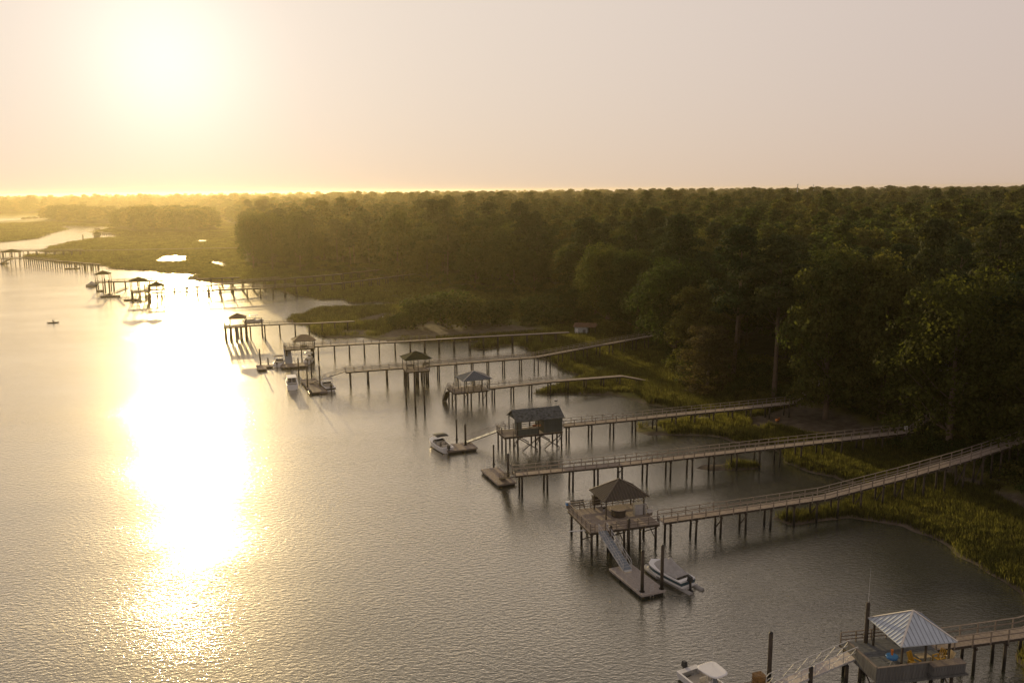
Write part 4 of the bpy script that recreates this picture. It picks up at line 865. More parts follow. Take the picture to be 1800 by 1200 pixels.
def cyl_thing(name, label, cat, x, y, z, r, h, m, lidm=None, rim=.0, legs=False, group=None):
    root = empty(name, (x, y, z), 0, label, cat, group); mb = MB(); z0 = (.8 if r > .3 else .6) * h if legs else 0; mb.tube((0, 0, z0), (0, 0, h), r * .9, r, n=16); mb.build('body', m, root)
    mb = MB(); mb.tube((0, 0, h), (0, 0, h + .06), r * (1 + rim), r * (1 + rim) * .95, n=16); mb.build('top', lidm or m, root)
    if legs:
        for i in range(4): a = i * math.pi / 2 + .7; mb = MB(); mb.tube((math.cos(a) * r * .8, math.sin(a) * r * .8, 0), (math.cos(a + math.pi) * r * .6, math.sin(a + math.pi) * r * .6, z0 + .05), .02, n=5); mb.build('leg', M_ALU, root)
    return root
def weathervane(label, x, y, z):
    root = empty('weathervane', (x, y, z), .4, label, 'weathervane'); mb = MB(); mb.tube((0, 0, -.3), (0, 0, .9), .018, n=5); mb.build('rod', C_BLACK, root)
    mb = MB(); mb.beam((-.35, 0, .6), (.35, 0, .6), .02, .02); mb.beam((0, -.35, .5), (0, .35, .5), .02, .02); mb.build('arms', C_BLACK, root)
    mb = MB(); mb.add([(-.35, -.012, .95), (-.12, -.012, 1.02), (.12, -.012, .9), (.32, -.012, 1.12), (.2, -.012, .78), (-.08, -.012, .76), (-.35, .012, .95), (-.12, .012, 1.02), (.12, .012, .9), (.32, .012, 1.12), (.2, .012, .78), (-.08, .012, .76)],
        [(0, 1, 2, 3, 4, 5), (11, 10, 9, 8, 7, 6), (0, 6, 7, 1), (1, 7, 8, 2), (2, 8, 9, 3), (3, 9, 10, 4), (4, 10, 11, 5), (5, 11, 6, 0)]); mb.build('bird_vane', C_BLACK, root); return root
def XY(u, v, z=0.0): return pxd(u, v, z)
def path(*a): return [px(u, v, z) for u, v, z in a]

# ============ dock 1: nearest, bottom right, pale blue roof ============
zd = 2.95
fl_, fr_ = Vector(px(1541, 1191, zd)), Vector(px(1686, 1174, zd)); yw1 = math.atan2(fr_.y - fl_.y, fr_.x - fl_.x); ux = Vector((math.cos(yw1), math.sin(yw1), 0)); uy = Vector((-ux.y, ux.x, 0)); L1 = (fr_ - fl_).length; W1 = 5.6
c1 = fl_ + ux * L1 / 2 + uy * W1 / 2; A_, B_ = L1 / 2, W1 / 2
walkway('nearest timber dock at the bottom right leading off behind the pale blue gazebo', [tuple(c1 + ux * (A_ - .02) + uy * .9)[:2] + (zd - .02,), px(1800, 1110.5, zd), tuple(Vector(px(1800, 1110.5, zd)) + ux * 26 + uy * 6)[:2] + (3.2,)], width=1.5, bent=3.0)
p1 = platform('weathered grey board platform carrying the pale blue metal gazebo', c1.x, c1.y, L1, W1, zd, yw1, 3, 3, rail_runs=[[(-A_ + .1, B_ - .1), (A_ - .1, B_ - .1)]], bdir=0.0, m=W_BLUEGREY)
def siding(root, p, q, z0, z1, n, m=W_GREY, th=.04, cap=True):
    """upright boards side by side between p and q; each board its own part"""
    p, q = Vector((*p, 0)), Vector((*q, 0)); me = None; d = (q - p) / n; L = d.length
    mb = MB(); mb.box(-L * .47, L * .47, -th / 2, th / 2, z0, z1); me = mb.mesh('siding_board', m); a = math.atan2(d.y, d.x)
    for i in range(n): c_ = p + d * (i + .5); link('siding_board', me, root, (c_.x, c_.y, random.uniform(-.015, .015)), a)
    if cap: mb = MB(); mb.beam((p.x, p.y, z1 + .03), (q.x, q.y, z1 + .03), .2, .05); mb.build('siding_cap', W_RAIL, root)
siding(p1, (-A_ - .04, -B_ - .04), (A_ * .25, -B_ - .04), zd - .45, zd + .9, 16)
siding(p1, (-A_ - .04, B_ * .55), (-A_ - .04, -B_), zd - .45, zd + .9, 13)
mb = MB(); mb.beam((-A_ - .1, -B_ - .12, zd - .5), (A_ + .1, -B_ - .12, zd - .5), .1, .24); mb.build('rim_beam', W_GREY, p1)
sb = empty('storage_bench', tuple(c1 + ux * (A_ * .62) - uy * (B_ + .28))[:2] + (zd,), yw1, 'long grey wooden storage bench on the front edge of the pale blue gazebo deck', 'storage bench')
mb = MB(); mb.box(-1.45, 1.45, -.38, .38, .0, .82); mb.build('box', W_GREY, sb); mb = MB(); mb.box(-1.5, .0, -.43, .43, .82, .88); mb.build('lid', W_RAIL, sb); mb = MB(); mb.box(.03, 1.5, -.43, .43, .82, .88); mb.build('lid', W_RAIL, sb); mb = MB(); mb.box(-1.6, 1.7, -.5, .45, -.18, -.02); mb.build('shelf', W_GREY, sb)
me = MB(); me.box(-.11, .11, -.41, -.385, .02, .8); me = me.mesh('front_board', W_GREY)
for i in range(12): link('front_board', me, sb, (-1.33 + i * .242, 0, 0))
rc = Vector(px(1605, 1112, 5.4)); a_, b_ = Vector(px(1525, 1086, 5.35)), Vector(px(1587, 1137, 5.35)); d_ = Vector(px(1684, 1126, 5.35)); rcx = (a_ + d_) / 2
rW = (b_ - a_).length; rL = (d_ - b_).length
gazebo('gazebo with pale blue ribbed metal roof in the bottom right corner', rcx.x, rcx.y, rL, rW, zd + .01, 5.35, 7.05, R_LIGHT, R_SEAM, yw1 - .03, over=.4, nx=3, ny=2, cap=R_WHITE, seam=.36)
gt = Vector(px(1500, 1150, zd)); gb = Vector(px(1352, 1212, .62))
gangway('aluminium truss gangway rising to the pale blue gazebo deck', tuple(gt), tuple(gb), 1.15, M_TREADW, rh=1.05, rr=.035)
gy = math.atan2(gt.y - gb.y, gt.x - gb.x); fd = Vector(px(1318, 1205, .5)); fy = yw1 + .04
floating_dock('float of pale new planks in the bottom edge beside the white boat', fd.x, fd.y - 1.4, 4.6, 3.8, fy, .5, bdir=math.pi / 2, boards=.2, m=mat('new_boards', (0.42, 0.33, 0.23), .8, var=.25))
x, y = XY(1334, 1203, .5); r_ = empty('crab_pots', (x, y, .5), .3, 'stack of rusty wire crab pots on the pale plank float', 'crab pots')
wm = mat('rusty_wire', (0.30, 0.17, 0.06), .8, var=.5, scale=8)
for k in range(2):
    mb = MB(); z0 = k * .5
    for i in range(7):
        t = -.42 + i * .14
        for zz_ in (z0, z0 + .46): mb.beam((t, -.42, zz_), (t, .42, zz_), .03, .03); mb.beam((-.42, t, zz_), (.42, t, zz_), .03, .03)
        for s_ in (-.42, .42): mb.beam((t, s_, z0), (t, s_, z0 + .46), .03, .03); mb.beam((s_, t, z0), (s_, t, z0 + .46), .03, .03)
    for i in range(4):
        zz_ = z0 + i * .15
        for s_ in (-.42, .42): mb.beam((-.42, s_, zz_), (.42, s_, zz_), .03, .03); mb.beam((s_, -.42, zz_), (s_, .42, zz_), .03, .03)
    mb.build('pot', wm, r_)
x, y = XY(1351, 1205); mooring_pile('lone thick pile standing between the crab pots and the truss gangway', x, y, 4.9, .18)
x, y = XY(1423, 1222); mooring_pile('short thick pile standing in front of the truss gangway', x, y, 2.6, .18)
x, y = XY(1486, 1215); mooring_pile('short pile just below the head of the truss gangway', x, y, 2.4, .16)
x, y = XY(1518, 1183); mooring_pile('tall pile with a whip antenna left of the pale blue roof', x, y, 6.6, .17, whip=3.2)
x, y = XY(1248, 1215); boat('white centre console boat with a hard top cut by the bottom edge', x, y - .6, R_(-62), 6.6, 2.4, .8, kind='console', motor=1.0)
q = c1 - ux * 1.15 - uy * .3; cyl_thing('folding_table', 'round blue table on thin crossed legs under the pale blue roof', 'table', *XY(1567, 1168, zd), zd, .5, .8, C_BLUE, C_BLUE, legs=True)
chair_adir('yellow deck chair nearest the middle post of the pale blue gazebo', *XY(1606, 1172, zd), zd, R_(-60), C_YELLOW, 'chairs under the pale blue roof')
chair_adir('yellow deck chair at the right side of the pale blue gazebo', *XY(1650, 1165, zd), zd, R_(205), C_YELLOW, 'chairs under the pale blue roof')
chair_adir('cream deck chair right of the yellow one under the pale blue roof', *XY(1664, 1168, zd), zd, R_(190), C_CREAM, 'chairs under the pale blue roof')
tb = empty('low_table', (*XY(1622, 1160, zd), zd), yw1, 'low wooden table between the chairs under the pale blue roof', 'table'); mb = MB(); mb.box(-.55, .55, -.35, .35, .42, .47); mb.build('top', C_CREAM, tb)
for sx_ in (-.48, .48):
    for sy in (-.28, .28): mb = MB(); mb.box(sx_ - .03, sx_ + .03, sy - .03, sy + .03, 0, .42); mb.build('leg', W_RAIL, tb)
tag(MB().tube((0, 0, 0), (0, 0, .45), .09, .12).build('wind_chime', C_ORANGE, None, loc=(*XY(1568, 1150, 4.2), 4.2)), 'small orange lantern hanging under the left eave of the pale blue roof', 'lantern')

# ============ dock 2: big square deck, brown hip roof ============
zd = 2.9
fl_, fr_ = Vector(px(1037, 936, zd)), Vector(px(1160, 920, zd)); bl_ = Vector(px(984, 899, zd)); yw = math.atan2(fr_.y - fl_.y, fr_.x - fl_.x); ux = Vector((math.cos(yw), math.sin(yw), 0)); uy = Vector((-ux.y, ux.x, 0))
L2 = (fr_ - fl_).length; W2 = (bl_ - fl_).length; c2 = fl_ + ux * L2 / 2 + uy * W2 / 2; A_, B_ = L2 / 2, W2 / 2
gw = Vector(px(1056, 934, zd)); g_l = Frame(c2.x, c2.y, yw).to(gw)
platform('broad square deck with the brown hip roof and the blue gangway', c2.x, c2.y, L2, W2, zd, yw, 5, 3,
         rail_runs=[[(g_l[0] - .65, -B_ + .08), (-A_ + .08, -B_ + .08), (-A_ + .08, B_ - .08), (A_ - .08, B_ - .08), (A_ - .08, -B_ + 3.2)], [(g_l[0] + .65, -B_ + .08), (A_ - .08, -B_ + .08)]], bdir=math.pi / 2)
walkway('grey timber dock climbing to the trees at the right edge from the brown-roofed deck', path((1161, 914.5, 2.88), (1340, 889, 2.9), (1447, 873, 2.95), (1593, 835, 4.0), (1693, 806.5, 5.0), (1800, 772, 6.3), (1900, 743, 7.5)), 1.45, 3.55, posts=1.9, brace=True)
a_, b_, d_ = Vector(px(1033, 861, 5.35)), Vector(px(1065, 882, 5.35)), Vector(px(1144, 871, 5.35)); rcx = (a_ + d_) / 2
gazebo('gazebo with a brown ribbed hip roof and bird weathervane on the broad square deck', rcx.x, rcx.y, (d_ - b_).length, (a_ - b_).length, zd + .01, 5.35, 7.2, R_BROWN, R_BROWNS, yw + .03, over=.5, nx=2, ny=2, seam=.38)
weathervane('bird weathervane on top of the brown hip roof', rcx.x, rcx.y, 7.2)
x, y = XY(1087, 906, zd); cyl_thing('round_bar_table', 'big round wooden tub table under the brown hip roof', 'table', x, y, zd, .95, .95, W_BEAM, W_DECK, .08)
o = empty('bar_cabinet', (*XY(1124, 903, zd), zd), yw, 'white panelled bar cabinet at the right end under the brown hip roof', 'cabinet'); mb = MB(); mb.box(-.75, .75, -.3, .3, 0, 1.35); mb.build('body', P_GREYC, o); mb = MB(); mb.box(-.8, .8, -.35, .35, 1.35, 1.42); mb.build('counter', P_GREYC, o)
for i in range(3): mb = MB(); mb.box(-.72 + i * .49, -.27 + i * .49, -.325, -.303, .06, 1.28); mb.build('door', P_GREYC, o)
x, y = XY(1001, 893, zd); o = empty('cool_box', (x, y, zd + .45), yw, 'blue and white cool box on the far rail bench of the broad deck', 'cool box'); mb = MB(); mb.box(-.45, .1, -.22, .22, 0, .38); mb.build('body', C_BLUE, o); mb = MB(); mb.box(-.46, .11, -.23, .23, .38, .46); mb.build('lid', C_WHITE, o)
mb = MB(); mb.box(-.4, .05, -.2, .2, -.43, -.02); mb.build('stand', W_RAIL, o)
bench('dark slatted bench against the far rail of the broad deck', *XY(1015, 893.5, zd), zd, yw)
o = empty('serving_hatch', (*XY(1048, 886, zd), zd), yw, 'dark cupboard at the back left post of the brown roof', 'cupboard'); mb = MB(); mb.box(-.5, .5, -.25, .25, 0, 1.1); mb.build('body', W_DARK, o); mb = MB(); mb.box(-.55, .55, -.3, .3, 1.1, 1.16); mb.build('top', W_BEAM, o)
cyl_thing('stool', 'small stool left of the round tub table', 'stool', *XY(1062, 898, zd), zd, .2, .62, W_BEAM, P_CREAM, .05, legs=True)
o = empty('utility_box', (*XY(1143, 905, zd), zd + .4), yw + .4, 'small white utility box on the rail where the dock meets the broad deck', 'utility box'); mb = MB(); mb.box(-.35, .3, -.2, .2, 0, .35); mb.build('body', C_WHITE, o); mb = MB(); mb.box(-.38, .33, -.23, .23, .35, .40); mb.build('lid', P_GREYC, o); mb = MB(); mb.box(-.3, .25, -.15, .15, -.4, 0); mb.build('stand', W_RAIL, o)
pa, pb = Vector(px(1000, 933.5, 2.55)), Vector(px(1045, 930.5, 2.6)); tag(MB().tube((0, 0, 0), pb - pa, .07, .07).build('white_pole', C_WHITE, None, loc=pa), 'long white pole slung level under the front left corner of the broad deck', 'pole')
gt = Vector(px(1059, 933, zd)); gb = Vector(px(1103, 1001, .60)); gangway('steep blue-grey gangway from the broad deck down to its float', tuple(gt), tuple(gb), 1.05, mat('blue_grey_tread', (0.24, 0.28, 0.32), .5, .2, var=.15), truss=True)
cA, cB, cC, cD = (Vector(px(*p)) for p in ((1070, 998, .5), (1128, 1045, .5), (1163, 1038, .5), (1117, 991, .5))); cc = (cA + cB + cC + cD) / 4; fy = math.atan2(cB.y - cA.y, cB.x - cA.x)
floating_dock('weathered plank float at the foot of the steep blue-grey gangway', cc.x, cc.y, ((cB - cA).length + (cC - cD).length) / 2, ((cC - cB).length + (cD - cA).length) / 2, fy, .5, bdir=0.0, edge=W_PALE, m=W_PALE)
x, y = XY(1128.5, 1047); mooring_pile('left of the two tall piles at the outer end of the nearest big float', x, y, 5.0, .17, hoop=.5)
x, y = XY(1163, 1042); mooring_pile('right of the two tall piles at the outer end of the nearest big float', x, y, 5.3, .17, hoop=.5)
x, y = XY(1073.5, 978); mooring_pile('black-topped pile beside the head of the steep blue-grey gangway', x, y, 3.7, .17)
x, y = XY(1105, 968); mooring_pile('pile rising through the front rail of the broad square deck', x, y, 3.9, .15)
o = empty('boarding_ladder', (*XY(1146, 1040, .5), .5), fy + 1.57, 'small metal boarding ladder on the end of the nearest big float', 'ladder')
for s_ in (-.2, .2): MB().tube((s_, 0, -.6), (s_, 0, .95), .022, n=5).build('ladder_rail', M_ALU, o)
for k in range(5): MB().tube((-.2, 0, -.4 + k * .3), (.2, 0, -.4 + k * .3), .018, n=5).build('rung', M_ALU, o)
bow, stern = Vector(px(1150, 1000, .3)), Vector(px(1207, 1030, .3)); mid = (bow + stern) / 2; byaw = math.atan2(bow.y - stern.y, bow.x - stern.x)
boat('white and navy motorboat under a peaked grey cover on its lift', mid.x - .1, mid.y + .1, byaw, 5.7, 2.4, .85, .28, 'plain', stripe=P_NAVY, cover=True, motor=1.1)
o = empty('boat_lift', (mid.x + .4, mid.y, 0), byaw, 'floating boat lift tubes under the grey-covered motorboat', 'boat lift')
for s_ in (-1, 1): MB().tube((-3.5, s_ * .85, .0), (1.8, s_ * .85, .0), .26, n=12).build('pontoon_tube', P_GREYC, o)
for k in range(3): MB().beam((-2.5 + k * 1.8, -1.05, .3), (-2.5 + k * 1.8, 1.05, .3), .12, .1).build('cross_member', M_ALU, o)
x, y = XY(1147, 1002, .4); o = small_craft('jet ski under a crumpled blue-grey cover between the float and the covered motorboat', x, y, fy + math.pi, 2.9, 1.1, P_GREYC, P_NAVY)
mb = MB(); V = []
for i in range(6):
    t = i / 5; xx = -1.35 + 2.7 * t; hgt = .45 + .55 * math.sin(math.pi * min(1, t * 1.2)) ** .7; w_ = .55 * math.sin(math.pi * (.12 + .76 * t)) ** .5; V += [(xx, -w_, .3), (xx, -w_ * .5, hgt * .85), (xx, 0, hgt), (xx, w_ * .5, hgt * .85), (xx, w_, .3)]
mb.add(V, [(i * 5 + j, i * 5 + j + 1, i * 5 + j + 6, i * 5 + j + 5) for i in range(5) for j in range(4)] + [(0, 1, 2, 3, 4), (25, 26, 27, 28, 29)]); mb.build('cover', P_GREYC, o)

# ============ dock 3: no roof ============
walkway('roofless timber dock ending at the low float with a ladder', path((903, 833, 2.95), (1095, 814, 2.95), (1240, 797.5, 2.95), (1407, 779, 2.95), (1602, 757, 3.1)), 1.6, 3.75, posts=1.7)
cA, cB, cC, cD = (Vector(px(*p)) for p in ((846, 825, .5), (875, 850, .5), (899, 849, .5), (884, 820, .5))); cc = (cA + cB + cC + cD) / 4; fy = math.atan2(cB.y - cA.y, cB.x - cA.x)
floating_dock('sunlit plank float with a ladder at the end of the roofless dock', cc.x, cc.y, ((cB - cA).length + (cC - cD).length) / 2, ((cC - cB).length + (cD - cA).length) / 2, fy, .5, bdir=0.0, edge=W_DECK)
x, y = XY(868, 821); mooring_pile('left pile of the float with a ladder', x, y, 3.5, .13, hoop=.5)
x, y = XY(893.5, 845); mooring_pile('right pile of the float with a ladder, at the roofless dock end', x, y, 4.1, .17, hoop=.5)
o = empty('boarding_ladder', (*XY(859, 823, .5), .5), yw, 'thin ladder standing upright on the left end of the low float', 'ladder')
for s_ in (-.25, .25): MB().tube((s_, 0, -.5), (s_, 0, 1.35), .025, n=5).build('ladder_rail', M_ALU, o)
for k in range(5): MB().tube((-.25, 0, -.2 + k * .36), (.25, 0, -.2 + k * .36), .02, n=5).build('rung', M_ALU, o)
gangway('short dark ramp folded beside the end of the roofless dock', px(901, 838, 2.9), px(882, 840, .55), .8, W_DECK, W_BEAM, rh=.8)
x, y = XY(1592, 759, 3.0); o = empty('notice_board', (x, y, 3.05), 0, 'small white board standing at the landward end of the roofless dock', 'sign'); MB().box(-.28, .28, -.03, .03, .35, .95).build('board', C_WHITE, o); MB().box(-.05, .05, -.05, .05, 0, .35).build('post', C_WHITE, o)

# ============ dock 4: shed with shingle roof ============
zd = 2.75
fl_, fr_ = Vector(px(909, 766, zd)), Vector(px(989, 757.5, zd)); yw = math.atan2(fr_.y - fl_.y, fr_.x - fl_.x); ux = Vector((math.cos(yw), math.sin(yw), 0)); uy = Vector((-ux.y, ux.x, 0)); L4 = (fr_ - fl_).length; W4 = 4.3
c4 = fl_ + ux * L4 / 2 + uy * W4 / 2; A_, B_ = L4 / 2, W4 / 2
sh = empty('boathouse', (c4.x, c4.y, 0), yw, 'dark green boathouse on stilts with a worn shingle gable roof', 'boathouse')
deck_slab(sh, [(-A_ - 2.1, -B_), (A_, -B_), (A_, B_), (-A_ - 2.1, B_)], zd, math.pi / 2, .16)
for (p, q_) in (((-A_ - 2.1, -B_), (A_, -B_)), ((-A_ - 2.1, B_), (A_, B_)), ((-A_ - 2.1, -B_), (-A_ - 2.1, B_)), ((A_, -B_), (A_, B_))): MB().beam((*p, zd - .2), (*q_, zd - .2), .07, .3).build('rim_joist', W_BEAM, sh)
for x in (-A_ - 1.9, -A_ + .15, 0, A_ - .15):
    MB().beam((x, -B_, zd - .45), (x, B_, zd - .45), .16, .2).build('cap_beam', W_BEAM, sh)
    for y in (-B_ + .12, 0, B_ - .12): link('pile', pile_mesh(zd + .8, .14), sh, (x, y, zd - .35))
for (x0, x1) in ((-A_ + .15, 0), (0, A_ - .15)):
    for y in (-B_ - .06, B_ + .06):
        MB().beam((x0, y, zd - .35), (x0 + (x1 - x0) * .9, y, .1), .06, .16).build('cross_brace', W_BEAM, sh); MB().beam((x1, y, zd - .35), (x0 + (x1 - x0) * .2, y, .1), .06, .16).build('cross_brace', W_BEAM, sh)
for x in (-A_ + .3, .15, A_): MB().beam((x, -B_, zd - .5), (x, 0, .3), .05, .13).build('cross_brace', W_BEAM, sh); MB().beam((x, 0, zd - .5), (x, -B_, .3), .05, .13).build('cross_brace', W_BEAM, sh)
ze, zr = 5.15, 6.55; ex, ey = A_ + .25, B_ + .35
siding(sh, (A_ * .18, -B_ + .02), (A_ - .04, -B_ + .02), zd, ze + .1, 11, S_GREEN, .05, False); siding(sh, (A_ - .02, -B_ + .04), (A_ - .02, B_ - .04), zd, ze + .1, 14, S_GREEN, .05, False)
siding(sh, (A_ * .18, B_ - .02), (A_ - .04, B_ - .02), zd, ze + .1, 11, S_GREEN, .05, False); siding(sh, (A_ * .18, -B_ + .06), (A_ * .18, B_ - .06), zd, ze + .1, 12, S_GREEN, .05, False)
siding(sh, (-A_, -B_ + .02), (-A_ + 3.7, -B_ + .02), zd - .15, zd + 1.0, 12, S_GREEN, .05, True); siding(sh, (-A_, -B_ + .06), (-A_, -B_ + 1.2), zd - .15, ze, 4, S_GREEN, .05, False); siding(sh, (-A_ + .05, -B_ + .02), (-A_ + .8, -B_ + .02), zd + 1.0, ze, 2, S_GREEN, .05, False)
for (x, y) in ((-A_ + .05, -B_ + .05), (-A_ + 3.75, -B_ + .05), (-A_ + .05, B_ - .05), (-A_ + 3.75, B_ - .05), (-A_ - 1.9, 0)): MB().box(x - .07, x + .07, y - .07, y + .07, zd, ze if x > -A_ - 1 else zd + 1).build('post', W_DARK, sh)
for s_ in (-1, 1): MB().beam((-A_, s_ * (B_ - .05), ze - .1), (A_, s_ * (B_ - .05), ze - .1), .1, .2).build('eave_beam', W_BEAM, sh)
for x in (-ex + .3, ex - .3): 
    mb = MB(); mb.add([(x, -B_, ze), (x, B_, ze), (x, 0, zr - .1), (x + .05, -B_, ze), (x + .05, B_, ze), (x + .05, 0, zr - .1)], [(0, 1, 2), (5, 4, 3), (0, 3, 4, 1), (1, 4, 5, 2), (2, 5, 3, 0)]); mb.build('gable', S_GREEN, sh)
ro = MB(); ro.add([(-ex, -ey, ze), (ex, -ey, ze), (ex, 0, zr), (-ex, 0, zr), (ex, ey, ze), (-ex, ey, ze)] + [(-ex, -ey, ze - .08), (ex, -ey, ze - .08), (ex, 0, zr - .08), (-ex, 0, zr - .08), (ex, ey, ze - .08), (-ex, ey, ze - .08)],
    [(0, 1, 2, 3), (3, 2, 4, 5), (7, 6, 9, 8), (8, 9, 11, 10), (0, 6, 7, 1), (1, 7, 8, 2), (2, 8, 10, 4), (4, 10, 11, 5), (5, 11, 9, 3), (3, 9, 6, 0)]); ro = ro.build('roof', R_SHINGLE, sh)
sl = math.hypot(ey, zr - ze); mb = MB(); r3 = random.Random(3); rows = 13
for side in (-1, 1):
    for j in range(rows):
        x = -ex + .02
        while x < ex - .02:
            w_ = r3.uniform(.22, .5); x2 = min(ex, x + w_); t0, t1 = j / rows, min(1, (j + 1.25) / rows)
            if r3.random() > .04: mb.beam(((x + x2) / 2, side * ey * (1 - t0), ze + (zr - ze) * t0 + .035 + r3.uniform(0, .02)), ((x + x2) / 2, side * ey * (1 - t1), ze + (zr - ze) * t1 + .02), x2 - x - .025, .022)
            x = x2
k = mb.build('shingles', R_SHINGLE, ro); k['kind'] = 'stuff'
rails_on(sh, [(-A_ - .1, -B_ + .06, zd), (-A_ - .6, -B_ + .06, zd)], .95); rails_on(sh, [(-A_ - 2.05, -B_ + 1.9, zd), (-A_ - 2.05, B_ - .06, zd), (A_, B_ + .02, zd)], .95)
weathervane('bird weathervane on the shingle roof of the dark green boathouse', *(c4 + ux * (A_ - .3)).xy, zr)
o = empty('workbench', (*(c4 + ux * (-.2) - uy * .6).xy, zd), yw, 'cluttered bench with rusty red gear inside the dark green boathouse', 'bench'); MB().box(-1.1, 1.1, -.3, .3, .8, .86).build('top', W_DECK, o)
for sx_ in (-1, 1): MB().box(sx_ * 1.0 - .05, sx_ * 1.0 + .05, -.25, .25, 0, .8).build('leg', W_BEAM, o)
MB().box(-.5, .1, -.15, .2, .86, 1.15).build('crate', C_RED, o); MB().box(.3, .9, -.15, .15, .86, 1.05).build('crate', C_ORANGE, o)
walkway('timber dock running ashore behind the dark green boathouse', path((988, 747.5, 2.75), (1118, 735, 2.8), (1200, 726.5, 2.8), (1300, 717, 2.85), (1399, 706.5, 2.95)), 1.5, 3.9, posts=1.9)
st = Vector(px(1399, 706, 2.95)); en = Vector(px(1462, 658, 8.2)); o = empty('bank_stairs', tuple(st), 0, 'wooden stairs climbing the wooded bank from the boathouse dock', 'stairs'); d = en - st; n = 22; sdn = Vector((-d.y, d.x, 0)).normalized()
me = None
for i in range(n): q = d * ((i + .5) / n); MB().beam(q - sdn * .6, q + sdn * .6, .3, .05).build('step', W_DECK, o)
for s_ in (-.65, .65):
    MB().beam(sdn * s_ - Vector((0, 0, .12)), d + sdn * s_ - Vector((0, 0, .12)), .06, .25).build('stringer', W_BEAM, o); MB().beam(sdn * s_ + Vector((0, 0, 1)), d + sdn * s_ + Vector((0, 0, 1)), .08, .08).build('handrail', W_RAIL, o)
    for i in range(7): q = d * (i / 6) + sdn * s_; link('rail_post', post_mesh(.98, .10, W_RAIL), o, tuple(q))
cA, cB, cC, cD = (Vector(px(*p)) for p in ((785, 781, .5), (798, 796, .5), (836, 787, .5), (812, 775, .5))); cc = (cA + cB + cC + cD) / 4
floating_dock('dark plank float beside the black-topped boat', cc.x, cc.y, 5.0, 3.6, R_(22), .5, bdir=0.0)
x, y = XY(803, 777); mooring_pile('left pile of the float at the boathouse gangway', x, y, 3.9, .14, hoop=.5)
x, y = XY(818.5, 787); mooring_pile('right pile of the float at the boathouse gangway', x, y, 4.0, .17, hoop=.5)
gangway('long light gangway sloping from the boathouse down to the dark float', px(886, 752.5, 2.75), px(819, 777, .6), 1.0, M_TREAD, W_RAIL, rh=1.1, rr=.025)
bow, stern = Vector(px(762, 777, .3)), Vector(px(786, 792, .3)); byaw = math.atan2(bow.y - stern.y, bow.x - stern.x); mid = (bow + stern) / 2
boat('white runabout with a black canvas top beside the boathouse float', mid.x, mid.y, byaw, 6.3, 2.4, .85, kind='runabout', top=C_BLACK, motor=1.1)

# ============ dock 5: slate blue hip roof ============
zd = 2.85
fl_, fr_, bl_ = Vector(px(799, 691, zd)), Vector(px(859, 685, zd)), Vector(px(787, 681, zd)); yw = math.atan2(fr_.y - fl_.y, fr_.x - fl_.x); ux = Vector((math.cos(yw), math.sin(yw), 0)); uy = Vector((-ux.y, ux.x, 0)); L5 = (fr_ - fl_).length; W5 = 5.2; c5 = fl_ + ux * L5 / 2 + uy * W5 / 2; A_, B_ = L5 / 2, W5 / 2
platform('railed deck carrying the slate blue hip roof', c5.x, c5.y, L5, W5, zd, yw, 3, 3, rail_runs=[[(A_ - .1, -B_ + .08), (-A_ + .08, -B_ + .08), (-A_ + .08, B_ - 1.2)], [(-A_ + .08, B_ - .08), (A_ - .08, B_ - .08)]])
walkway('timber dock with one railing behind the slate blue roof, bending in the marsh', path((859, 681.5, 2.85), (968, 669.5, 2.85), (1040, 664, 2.8), (1093, 660, 2.6), (1140, 668.5, 1.3)), 1.35, 4.1, 'far', raildrop=14.5, posts=2.1)
a_, b_, d_ = Vector(px(800, 661, 5.4)), Vector(px(814, 670, 5.4)), Vector(px(866, 665, 5.4)); rcx = (a_ + d_) / 2
gazebo('gazebo with a slate blue hip roof and one white hip line', rcx.x, rcx.y, (d_ - b_).length, (a_ - b_).length, zd + .01, 5.4, 6.75, R_BLUE, R_BLUES, yw, over=.5, nx=4, ny=2, cap=R_WHITE, seam=.4)
for k, (u, v, lab) in enumerate(((838, 682, 'bicycle leaning at the middle of the slate blue roofed deck'), (850, 681, 'bicycle at the right post of the slate blue roofed deck'))):
    o = empty('bicycle', (*XY(u, v, zd), zd), yw + .2 * k, lab, 'bicycle')
    for s_ in (-.5, .5):
        mb = MB(); pts_ = [(s_ + .33 * math.cos(t), 0, .34 + .33 * math.sin(t)) for t in [i * math.pi / 6 for i in range(13)]]; mb.path(pts_, .025, 5); mb.build('wheel', C_BLACK, o)
    mb = MB(); mb.path([(-.5, 0, .34), (-.2, 0, .75), (.35, 0, .8), (0, 0, .35), (-.5, 0, .34)], .025, 5); mb.path([(.5, 0, .34), (.35, 0, .95)], .025, 5); mb.path([(-.2, 0, .75), (-.25, 0, .95)], .03, 5); mb.build('frame', C_BLACK, o); MB().box(-.38, -.12, -.07, .07, .94, 1.0).build('saddle', C_BLACK, o); MB().tube((.35, -.28, .98), (.35, .28, .98), .02, n=5).build('handlebar', C_BLACK, o)
gangway('broken dark stair frame hanging off the left end of the slate blue roofed deck', px(787, 688, 2.4), px(781, 705, .1), .9, W_BEAM, W_BEAM, rh=.9, cat='stairs')

